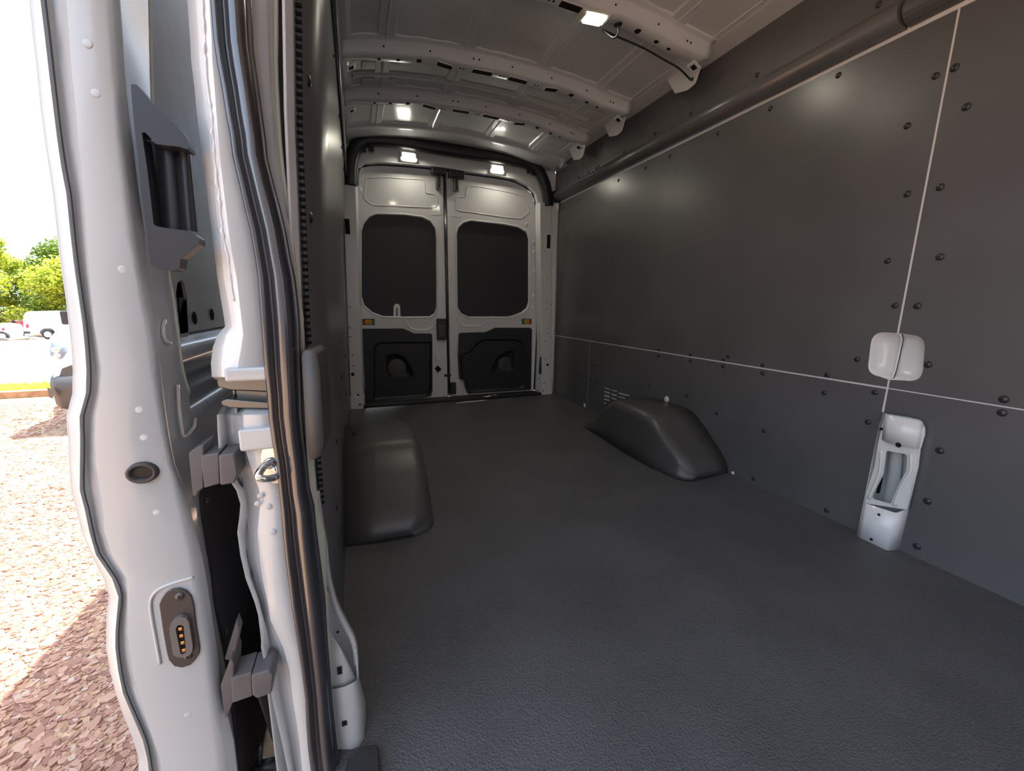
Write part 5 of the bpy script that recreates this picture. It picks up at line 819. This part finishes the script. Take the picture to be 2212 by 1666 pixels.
# rubber stop blocks
def stop(base, mid, end, fin=None, lab=None):
    o = plate('stop_base', base, [], (0, 0.05, 0), BUMPR, sd, bevel=0.002)
    plate('stop_neck', mid, [], (0, 0.045, 0), BUMPR, sd, bevel=0.002)
    plate('stop_head', end, [], (0, 0.05, 0), BUMPR, sd, bevel=0.003)
stop([(-0.236, 0.684, 0.616), (-0.233, 0.684, 0.62), (-0.222, 0.684, 0.627), (-0.216, 0.684, 0.628), (-0.224, 0.684, 0.562), (-0.23, 0.684, 0.558), (-0.235, 0.684, 0.549), (-0.239, 0.684, 0.552)], [(-0.221, 0.68, 0.613), (-0.198, 0.68, 0.615), (-0.202, 0.68, 0.567), (-0.222, 0.68, 0.563)], [(-0.197, 0.672, 0.614), (-0.177, 0.672, 0.615), (-0.176, 0.672, 0.582), (-0.182, 0.672, 0.568), (-0.2, 0.672, 0.567)])
stop([(-0.24, 0.684, 0.222), (-0.221, 0.684, 0.268), (-0.217, 0.684, 0.259), (-0.226, 0.684, 0.185), (-0.237, 0.684, 0.16), (-0.241, 0.684, 0.16)], [(-0.223, 0.68, 0.234), (-0.194, 0.68, 0.236), (-0.197, 0.68, 0.19), (-0.226, 0.68, 0.187)], [(-0.193, 0.672, 0.237), (-0.167, 0.672, 0.238), (-0.162, 0.672, 0.228), (-0.168, 0.672, 0.192), (-0.19, 0.672, 0.19), (-0.195, 0.672, 0.199)])
plate('stop_fin', [(-0.235, 0.7, 0.255), (-0.211, 0.7, 0.323), (-0.208, 0.7, 0.304), (-0.221, 0.7, 0.252), (-0.226, 0.7, 0.249)], [], (0, 0.02, 0), BUMPR, sd, bevel=0.002)
# lower arm and sill of the body next to it
arm = empty('roller_arm', (-0.236, 0.8, -0.09), parent=sd)
sweep('arm_bar', [(-0.257, 0.8, -0.133), (-0.24, 0.8, -0.092), (-0.212, 0.8, -0.095), (-0.175, 0.8, -0.161)], [(-0.008, -0.01), (-0.008, 0.01), (0.008, 0.01), (0.008, -0.01)], (0, -1, 0), BLACK, arm)
sweep('arm_pin', [(-0.23, 0.8, -0.041), (-0.236, 0.8, -0.09)], circ(0.005), (0, -1, 0), BLACK, arm)
loft('sill_cladding', [[(-0.205, 0.734, 0.141), (-0.205, 0.791, -0.03), (-0.205, 0.836, -0.165), (-0.205, 0.885, -0.4)], [(-0.205, 2.2, 0.16), (-0.205, 2.2, -0.05), (-0.205, 2.2, -0.2), (-0.205, 2.2, -0.4)]], BLACK, jamb, solid=0.003)

# ================================================================== OUTSIDE
def gz(y): return -0.70 if y < 11 else -0.70 - (y - 11) * 1.2 / 29
def gravel_mat(name, ca, cb, cc, scale, bdist):
    m = bpy.data.materials.new(name); m.use_nodes = True; n = m.node_tree; p = n.nodes['Principled BSDF']; p.inputs['Roughness'].default_value = 0.85
    tc = n.nodes.new('ShaderNodeTexCoord'); v = n.nodes.new('ShaderNodeTexVoronoi'); v.inputs['Scale'].default_value = scale; v.inputs['Randomness'].default_value = 1.0
    n.links.new(tc.outputs['Object'], v.inputs['Vector'])
    sep = n.nodes.new('ShaderNodeSeparateColor'); n.links.new(v.outputs['Color'], sep.inputs['Color'])
    r = n.nodes.new('ShaderNodeValToRGB'); e = r.color_ramp.elements; e[0].color = (*ca, 1); e[1].color = (*cc, 1); k = e.new(0.5); k.color = (*cb, 1)
    n.links.new(sep.outputs['Red'], r.inputs['Fac']); n.links.new(r.outputs['Color'], p.inputs['Base Color'])
    b = n.nodes.new('ShaderNodeBump'); b.inputs['Strength'].default_value = 0.9; b.inputs['Distance'].default_value = bdist; b.invert = True
    n.links.new(v.outputs['Distance'], b.inputs['Height']); n.links.new(b.outputs['Normal'], p.inputs['Normal'])
    return m
GRAV = gravel_mat('red_slate_gravel', (0.22, 0.115, 0.065), (0.36, 0.215, 0.125), (0.46, 0.31, 0.19), 38, 0.02)
bm = bmesh.new()
def strip(bm, xa, xb, ys, dz=0.0):
    rows = [[bm.verts.new((xa, y, gz(y) + dz)), bm.verts.new((xb, y, gz(y) + dz))] for y in ys]
    for a, b in zip(rows, rows[1:]): bm.faces.new((a[0], a[1], b[1], b[0]))
strip(bm, -90, 60, (-40, 11, 110))
ground = obj('ground', bm, GRAV, kind='structure', label='reddish slate gravel lot around the van')
# loose slate chips near the door
random.seed(11)
verts = []; faces = []
def chip(cx, cy, s, zb):
    n = random.randint(5, 7); a0 = random.random() * 6.28; h = s * random.uniform(0.12, 0.3); tx, ty = random.uniform(-.3, .3), random.uniform(-.3, .3); el = random.uniform(0.5, 1.0); ea = random.random() * 6.28
    pts = []
    for k in range(n):
        a = a0 + 6.2832 * k / n; r = s * random.uniform(0.75, 1.1); x, y = r * math.cos(a), r * math.sin(a) * el
        pts.append((x * math.cos(ea) - y * math.sin(ea), x * math.sin(ea) + y * math.cos(ea)))
    b = len(verts)
    for x, y in pts: verts.append((cx + x, cy + y, zb - 0.004))
    for x, y in pts: verts.append((cx + x * 0.9, cy + y * 0.9, zb + h + x * tx + y * ty))
    for k in range(n): faces.append((b + k, b + (k + 1) % n, b + n + (k + 1) % n, b + n + k))
    faces.append(tuple(b + n + k for k in range(n)))
for k in range(24000):
    y = 0.8 + 3.6 * random.random() ** 1.3; x = -0.30 - (0.5 + 0.55 * y) * random.random()
    chip(x, y, random.uniform(0.006, 0.021) * (1.0 if random.random() < 0.94 else 1.6), -0.70)
for k in range(12000):
    y = 3.0 + 5.2 * random.random(); x = -1.3 - 0.52 * y * random.random()
    if x > -3.5 and y > 5.9: continue
    chip(x, y, random.uniform(0.010, 0.028), -0.70)
me = bpy.data.meshes.new('slate_chips'); me.from_pydata(verts, [], faces); 
def chip_mat():
    m = bpy.data.materials.new('slate_chip'); m.use_nodes = True; n = m.node_tree; p = n.nodes['Principled BSDF']; p.inputs['Roughness'].default_value = 0.75
    g = n.nodes.new('ShaderNodeNewGeometry'); r = n.nodes.new('ShaderNodeValToRGB'); e = r.color_ramp.elements
    e[0].color = (0.17, 0.075, 0.050, 1); e[1].color = (0.36, 0.29, 0.24, 1); k = e.new(0.45); k.color = (0.29, 0.145, 0.098, 1); k = e.new(0.9); k.color = (0.38, 0.22, 0.15, 1)
    n.links.new(g.outputs['Random Per Island'], r.inputs['Fac']); n.links.new(r.outputs['Color'], p.inputs['Base Color']); return m
me.materials.append(chip_mat())
put(bpy.data.objects.new('slate_chips', me), label='loose reddish slate chips covering the lot', cat='gravel', kind='stuff')

bm = bmesh.new(); add_box(bm, (-2, -11.0, 1.6), (34, 6, 4.6)); obj('light_blocker', bm, mat('blocker_grey', (0.22, 0.22, 0.23), 0.85, bump=0.3, bscale=30, bdist=0.01), kind='structure', label='unseen grey block added to dim the light on the sliding door')  # out-of-view block, added to cut daylight falling on the door edge
CONC = mat('pale_concrete', (0.62, 0.60, 0.58), 0.8, var=0.08, vscale=2)
GRASSM = mat('dry_grass', (0.36, 0.40, 0.07), 0.8, var=0.3, vscale=6)
def flat(name, pts, m, dz, **kw):
    bm = bmesh.new(); vs = [bm.verts.new((p[0], p[1], gz(p[1]) + dz)) for p in pts]; bm.faces.new(vs); return obj(name, bm, m, **kw)
flat('road', [(-40, 10.15), (10, 10.3), (10, 10.99), (-40, 10.99)], CONC, 0.004, kind='structure', label='pale concrete lane across the lot')
flat('road', [(-40, 11), (10, 11), (10, 14.4), (-7.6, 14.2), (-7.93, 14.0), (-16.0, 26.5), (-22, 26.5), (-22, 14), (-40, 13.8)], CONC, 0.006, kind='structure', label='pale concrete lane bending away towards the parked vans')
flat('parking_apron', [(-17.165, 31.327, -1.541), (-18.254, 34.788, -1.684), (-13.743, 26.625, -1.347), (-14.242, 26.866, -1.357)], CONC, 0.010, kind='structure', label='pale concrete patch beside the far white van')
flat('parking_apron', [(-36.393, 63.304, -2.864), (-41.044, 73.388, -3.282), (-20.247, 38.184, -1.825), (-19.753, 36.693, -1.763)], CONC, 0.010, kind='structure', label='pale concrete strip under the tail of the far white van')
# grass verge
verts = []; faces = []; random.seed(5)
for k in range(9000):
    x = -9 + 7 * random.random(); y = 9.02 + 0.09 * (x + 9) * 0.2 + 1.05 * random.random(); h = random.uniform(0.04, 0.11); a = random.random() * 6.28; lx_, ly_ = random.uniform(-.04, .04), random.uniform(-.04, .04)
    b = len(verts); dx, dy = 0.010 * math.cos(a), 0.010 * math.sin(a)
    verts += [(x - dx, y - dy, -0.70), (x + dx, y + dy, -0.70), (x + lx_, y + ly_, -0.70 + h)]; faces.append((b, b + 1, b + 2))
me = bpy.data.meshes.new('grass_verge'); me.from_pydata(verts, [], faces); me.materials.append(mat('grass_blade', (0.42, 0.46, 0.06), 0.7))
put(bpy.data.objects.new('grass_verge', me), label='strip of yellow green grass between gravel and lane', cat='grass', kind='stuff')
flat('verge_soil', [(-40, 8.9), (-2, 9.1), (-2, 10.25), (-40, 10.15)], GRASSM, 0.003, kind='structure', label='soil of the grass verge')
bm = bmesh.new(); add_box(bm, (-7.0, 8.74, -0.645), (9.0, 0.13, 0.11), Matrix.Rotation(0.03, 3, 'Z')); obj('timber_kerb', bm, mat('weathered_timber', (0.30, 0.17, 0.09), 0.8, var=0.3, vscale=12), label='weathered timber kerb edging the gravel in front of the grass', cat='kerb', bevel=0.01)

# ---- neighbouring white van facing us
CARW = mat('white_car_paint', (0.82, 0.82, 0.82), 0.2, coat=0.8)
BUMP = mat('grey_bumper_plastic', (0.055, 0.055, 0.058), 0.5)
GLASSM = mat('dark_glass', (0.02, 0.025, 0.03), 0.05)
TYRE = mat('tyre_rubber', (0.02, 0.02, 0.02), 0.8)
LAMPG = mat('headlamp_glass', (0.16, 0.22, 0.30), 0.12, coat=0.6)
nv = empty('parked_van', (-2.4, 6.3, -0.70), 'white van parked alongside, its headlamp and grey bumper showing beyond the open door', 'van')
fx = -2.28; hw = 1.04
def sect(y, half, z0, z1, r=0.12):
    return [(fx - half, y, z0), (fx - half, y, z1 - r), (fx - half + r * 0.3, y, z1 - r * 0.3), (fx - half + r, y, z1), (fx, y, z1 + 0.02), (fx + half - r, y, z1), (fx + half - r * 0.3, y, z1 - r * 0.3), (fx + half, y, z1 - r), (fx + half, y, z0)]
loft('body_shell', [sect(6.20, 0.96, -0.10, 0.10), sect(6.215, 1.02, -0.10, 0.34), sect(6.26, 1.04, -0.05, 0.45), sect(6.45, 1.05, -0.05, 0.54), sect(6.80, 1.05, -0.3, 0.60), sect(7.25, 1.04, -0.35, 0.68), sect(8.0, 1.0, -0.35, 1.75, 0.3), sect(8.5, 1.0, -0.35, 1.95, 0.3), sect(11.8, 1.0, -0.35, 1.98, 0.3), sect(12.0, 0.95, -0.35, 1.9, 0.3)], CARW, nv)
loft('windscreen', [[(fx - 0.80, 7.28, 0.70), (fx, 7.20, 0.73), (fx + 0.80, 7.28, 0.70)], [(fx - 0.72, 7.88, 1.50), (fx, 7.80, 1.55), (fx + 0.72, 7.88, 1.50)]], GLASSM, nv, solid=0.004)
def bsec(y, half, z0, z1): return [(fx - half, y, z0), (fx - half - 0.03, y, (z0 + z1) / 2), (fx - half, y, z1)]
br_ = []
plan = [(-1.09, 6.75), (-1.10, 6.5), (-1.095, 6.32), (-1.06, 6.22), (-0.97, 6.15), (-0.6, 6.10), (0, 6.08)]; plan = plan + [(-a, b) for a, b in reversed(plan[:-1])]
for a, y in plan:
    x = fx + a
    br_.append([(x, y + 0.06, -0.015), (x, y + 0.01, -0.05), (x, y - 0.02, -0.13), (x, y, -0.20), (x, y + 0.02, -0.36), (x, y + 0.10, -0.43), (x, y + 0.4, -0.43)])
loft('bumper', br_, BUMP, nv)
loft('fog_recess', [[(-3.351, 6.17, -0.145), (-3.351, 6.17, -0.26)], [(-3.269, 6.12, -0.158), (-3.292, 6.12, -0.27)]], mat('fog_black', (0.02, 0.02, 0.02), 0.4), nv)
HL = fillet([(-3.234, 6.185, 0.395), (-3.186, 6.185, 0.369), (-3.14, 6.185, 0.344), (-3.121, 6.185, 0.314), (-3.133, 6.185, 0.257), (-3.168, 6.185, 0.199), (-3.194, 6.185, 0.171), (-3.239, 6.185, 0.184), (-3.274, 6.185, 0.22), (-3.269, 6.185, 0.277)], 0.02)
loft('headlamp', [[tuple(V((c_.x + (p[0] - c_.x) * s, p[1] + d, c_.z + (p[2] - c_.z) * s))) for p in HL + HL[:1]] for c_ in [sum((V(p) for p in HL), V()) / len(HL)] for s, d in ((1.0, 0.05), (0.98, -0.01), (0.85, -0.025), (0.4, -0.035), (0.02, -0.035))], LAMPG, nv)
disc('headlamp_lens', (-3.199, 6.152, 0.213), (0, -1, 0), 0.035, CHROME, nv, h=0.02)
disc('headlamp_lens', (-3.198, 6.152, 0.283), (0, -1, 0), 0.04, CHROME, nv, h=0.02)
gr = fillet([(fx - 0.80, 6.22, 0.10), (fx - 0.70, 6.22, 0.27), (fx, 6.17, 0.30), (fx + 0.70, 6.22, 0.27), (fx + 0.80, 6.22, 0.10), (fx + 0.6, 6.22, -0.05), (fx, 6.17, -0.06), (fx - 0.6, 6.22, -0.05)], 0.03)
bm = bmesh.new(); vs = [bm.verts.new(p) for p in gr]; cv = bm.verts.new((fx, 6.16, 0.12))
for i in range(len(vs)): bm.faces.new((vs[i], vs[(i + 1) % len(vs)], cv))
obj('grille', bm, mat('grille_black', (0.02, 0.02, 0.022), 0.35), nv, solid=0.03)
box('door_mirror', (-3.641, 7.26, 0.521), (-3.539, 7.2, 0.701), BLACK, nv, bevel=0.02)
def wheel(name, c, r, wd, par, axis='x'):
    bm = bmesh.new(); n = 28; P = [(r * 0.62, wd / 2), (r * 0.68, wd / 2 + 0.005), (r * 0.93, wd / 2), (r, wd / 2 - 0.04), (r, -wd / 2 + 0.04), (r * 0.93, -wd / 2), (r * 0.62, -wd / 2)]
    R_ = []
    for k in range(n):
        a = 6.2832 * k / n
        R_.append([bm.verts.new((c[0] + h, c[1] + q * math.cos(a), c[2] + q * math.sin(a)) if axis == 'x' else (c[0] + q * math.cos(a), c[1] + h, c[2] + q * math.sin(a))) for q, h in P])
    for k in range(n):
        for j in range(len(P) - 1): bm.faces.new((R_[k][j], R_[(k + 1) % n][j], R_[(k + 1) % n][j + 1], R_[k][j + 1]))
    t = obj(name, bm, TYRE, par, smooth=True)
    nrm = (-1, 0, 0) if axis == 'x' else (0, -1, 0)
    cc2 = (c[0] - wd / 2 + 0.03, c[1], c[2]) if axis == 'x' else (c[0], c[1] - wd / 2 + 0.03, c[2])
    disc('wheel_hub', cc2, nrm, r * 0.64, mat('white_wheel', (0.7, 0.7, 0.72), 0.4), t, h=0.03, seg=20)
    for k in range(8):
        a = 6.2832 * k / 8
        p = (cc2[0] - 0.022, cc2[1] + r * 0.42 * math.cos(a), cc2[2] + r * 0.42 * math.sin(a)) if axis == 'x' else (cc2[0] + r * 0.42 * math.cos(a), cc2[1] - 0.022, cc2[2] + r * 0.42 * math.sin(a))
        disc('wheel_slot', p, nrm, r * 0.07, HOLE, t, h=0.003, seg=8)
    return t
for sx in (-1, 1):
    wheel('wheel', (fx + sx * 0.88, 7.05, -0.36), 0.35, 0.24, nv); wheel('wheel', (fx + sx * 0.88, 10.8, -0.36), 0.35, 0.24, nv)

# ---- far white cargo van, side on
FY = 39.0
fvp = [(-21.774, 39.0, -1.356), (-21.753, 39.0, -0.955), (-21.695, 39.0, -0.507), (-21.624, 39.0, -0.21), (-21.519, 39.0, -0.022), (-21.333, 39.0, 0.088), (-19.434, 39.0, 0.13), (-18.962, 39.0, 0.131), (-18.688, 39.0, -0.159), (-18.541, 39.0, -0.52), (-17.876, 39.0, -0.678), (-17.818, 39.0, -1.412), (-18.567, 39.0, -1.506), (-18.576, 39.0, -1.297), (-18.798, 39.0, -1.164), (-19.057, 39.0, -1.291), (-19.176, 39.0, -1.548), (-20.159, 39.0, -1.532), (-20.178, 39.0, -1.276), (-20.328, 39.0, -1.121), (-20.634, 39.0, -1.108), (-20.843, 39.0, -1.217), (-20.983, 39.0, -1.494), (-21.528, 39.0, -1.46)]
fz = min(p[2] for p in fvp)
fv = empty('cargo_van', (fvp[0][0] + 2.5, FY, gz(FY)), 'white windowless cargo van parked side on before the trees', 'van')
plate('body_shell', fvp, [], (0, 2.0, 0), CARW, fv, bevel=0.05)
wcx = (-20.513, 38.9, -1.52); wb = (-20.566, 38.9, -1.861)
wheel('wheel', (wcx[0], 39.05, wcx[2]), wcx[2] - wb[2], 0.25, fv, 'y')
wcx2 = (-18.808, 38.9, -1.547); wheel('wheel', (wcx2[0], 39.05, wcx2[2]), wcx2[2] - wb[2], 0.25, fv, 'y')
for p in (wcx, wcx2): wheel('wheel', (p[0], 40.85, p[2]), wcx[2] - wb[2], 0.25, fv, 'y')
plate('tail_lamp', [(-21.567, 38.96, -0.795), (-21.426, 38.96, -0.776), (-21.454, 38.96, -1.046), (-21.583, 38.96, -1.055)], [], (0, 0.05, 0), mat('tail_red', (0.45, 0.03, 0.07), 0.3), fv)
plate('rear_bumper', [(-21.753, 38.9, -1.289), (-21.43, 38.9, -1.304), (-21.454, 38.9, -1.454), (-21.736, 38.9, -1.46)], [], (0, 2.0, 0), BUMP, fv, bevel=0.02)
plate('wheel_arch_lip', [(-20.941, 38.95, -1.466), (-20.859, 38.95, -1.239), (-20.686, 38.95, -1.114), (-20.299, 38.95, -1.098), (-20.163, 38.95, -1.222), (-20.324, 38.95, -1.261), (-20.634, 38.95, -1.267), (-20.803, 38.95, -1.366), (-20.874, 38.95, -1.477)], [], (0, 0.05, 0), BUMP, fv)

# ---- white car at the picture edge and a red pickup beyond
cvp = [(-22.63, 37.0, -0.845), (-22.227, 37.0, -0.663), (-21.796, 37.0, -0.736), (-21.666, 37.0, -0.784), (-21.596, 37.0, -0.878), (-21.58, 37.0, -1.136), (-21.622, 37.0, -1.512), (-21.743, 37.0, -1.652), (-22.774, 37.0, -1.678)]
wc_ = empty('parked_car', (cvp[0][0], 37, gz(37)), 'white car with grey bumper cut off by the picture edge', 'car')
plate('body_shell', cvp, [], (0, 1.7, 0), CARW, wc_, bevel=0.05)
plate('bumper', [(-22.627, 36.8, -1.526), (-21.547, 36.8, -1.584), (-21.336, 36.8, -1.668), (-21.345, 36.8, -1.786), (-21.493, 36.8, -1.877), (-22.695, 36.8, -1.919)], [], (0, 1.9, 0), mat('light_bumper', (0.16, 0.155, 0.15), 0.5), wc_, bevel=0.04)
plate('tail_lamp', [(-21.668, 36.95, -0.968), (-21.533, 36.95, -0.946), (-21.543, 36.95, -1.087), (-21.66, 36.95, -1.123)], [], (0, 0.05, 0), mat('tail_red', (0.45, 0.03, 0.07), 0.3), wc_)
wheel('wheel', (cvp[0][0] + 0.9, 37.05, gz(37) + 0.30), 0.30, 0.2, wc_, 'y')
rp_ = empty('pickup_truck', (-24.957, 44.0, -1.461), 'red and tan pickup half hidden behind the white cargo van', 'truck')
plate('cab', fillet([(-24.985, 44.0, -0.872), (-24.73, 44.0, -0.846), (-24.6, 44.0, -1.071), (-24.636, 44.0, -1.296), (-25.055, 44.0, -1.291)], 0.05), [], (0, 1.6, 0), mat('red_car_paint', (0.55, 0.04, 0.06), 0.3, coat=0.5), rp_, bevel=0.05)
plate('bed', [(-25.144, 43.9, -0.672), (-24.901, 43.9, -0.701), (-24.984, 43.9, -1.455), (-24.617, 43.9, -1.516), (-24.58, 43.9, -1.291), (-24.753, 43.9, -1.065), (-25.158, 43.9, -1.006)], [], (0, 1.8, 0), mat('tan_bed', (0.35, 0.24, 0.16), 0.7), rp_, bevel=0.03)
q = (-24.92, 44.0, -1.49); wheel('wheel', (q[0], 44.0, gz(44) + 0.36), 0.36, 0.22, rp_, 'y')

# ---- trees
BARK = mat('bark', (0.10, 0.075, 0.055), 0.9, bump=0.5, bscale=8, bdist=0.03)
def leaf_mat(name, a, b):
    m = bpy.data.materials.new(name); m.use_nodes = True; n = m.node_tree; p = n.nodes['Principled BSDF']; p.inputs['Roughness'].default_value = 0.55
    g = n.nodes.new('ShaderNodeNewGeometry'); r = n.nodes.new('ShaderNodeValToRGB'); e = r.color_ramp.elements; e[0].color = (*a, 1); e[1].color = (*b, 1)
    n.links.new(g.outputs['Random Per Island'], r.inputs['Fac']); n.links.new(r.outputs['Color'], p.inputs['Base Color'])
    tr = n.nodes.new('ShaderNodeBsdfTranslucent'); n.links.new(r.outputs['Color'], tr.inputs['Color'])
    mx = n.nodes.new('ShaderNodeMixShader'); mx.inputs['Fac'].default_value = 0.4
    n.links.new(p.outputs['BSDF'], mx.inputs[1]); n.links.new(tr.outputs['BSDF'], mx.inputs[2]); n.links.new(mx.outputs['Shader'], n.nodes['Material Output'].inputs['Surface'])
    return m
LEAFS = [leaf_mat('yellow_green_leaf', (0.22, 0.30, 0.02), (0.46, 0.50, 0.05)), leaf_mat('deep_green_leaf', (0.07, 0.14, 0.015), (0.22, 0.30, 0.03))]
def tree(x, y, h, rw, lm, seed, label, nl=11000):
    random.seed(seed); zb = gz(y) - 0.05
    root = empty('broadleaf_tree', (x, y, zb), label, 'tree', 'trees behind the lot')
    bm = bmesh.new(); sweep_bm(bm, spline([(x, y, zb), (x + 0.1, y, zb + h * 0.35), (x - 0.1, y + 0.1, zb + h * 0.8)], 4), circ(1.0, 8), (0, -1, 0), True, [0.22 - 0.02 * k for k in range(9)])
    blobs = []
    for k in range(26):
        a = random.random() * 6.28; rr = rw * math.sqrt(random.random()); zz = zb + h * random.uniform(0.12, 0.95)
        t = (zz - zb) / h; rr *= max(0.25, 1.15 - abs(t - 0.45) * 1.5)
        c = V((x + rr * math.cos(a), y + rr * math.sin(a), zz)); blobs.append((c, random.uniform(0.5, 1.05) * rw * 0.42))
        sweep_bm(bm, [(x, y, zb + (zz - zb) * 0.6), tuple(V((x, y, zb + (zz - zb) * 0.6)).lerp(c, 0.6) + V((0, 0, 0.1))), tuple(c)], circ(1.0, 5), (0.3, -1, 0.1), True, [0.07, 0.05, 0.02])
    obj('trunk', bm, BARK, root, smooth=True)
    vs = []; fs = []
    for k in range(nl):
        c, r = random.choice(blobs); d = V((random.gauss(0, 1), random.gauss(0, 1), random.gauss(0, 0.75))).normalized(); p = c + d * r * random.uniform(0.55, 1.05)
        u = V((random.gauss(0, 1), random.gauss(0, 1), random.gauss(0, 0.6))).normalized(); vv = d.cross(u).normalized() if d.cross(u).length > 0.01 else V((1, 0, 0)); u = (u + d * 0.2).normalized()
        s = random.uniform(0.08, 0.18); b = len(vs)
        vs += [tuple(p - u * s), tuple(p + vv * s * 0.5), tuple(p + u * s), tuple(p - vv * s * 0.5)]; fs.append((b, b + 1, b + 2, b + 3))
    me = bpy.data.meshes.new('foliage'); me.from_pydata(vs, [], fs); me.materials.append(lm)
    o = bpy.data.objects.new('foliage', me); put(o, root, kind='stuff')
tree(-28.5, 47, 8.2, 3.2, LEAFS[0], 1, 'yellow green tree at the left edge above the white car')
tree(-24.6, 50, 8.6, 3.2, LEAFS[1], 2, 'darker green tree rising behind the cargo van tail')
tree(-21.8, 47, 7.6, 2.9, LEAFS[0], 3, 'yellow green tree directly behind the cargo van roof')
tree(-31.5, 52, 8.0, 3.4, LEAFS[1], 4, 'deep green tree farthest left, half behind a paler one')
tree(-18.6, 50, 7.8, 3.0, LEAFS[0], 6, 'yellow green tree mostly hidden by the sliding door edge')
tree(-26.5, 55, 6.4, 3.8, LEAFS[1], 8, 'low dark tree filling the gap under the pale crowns')
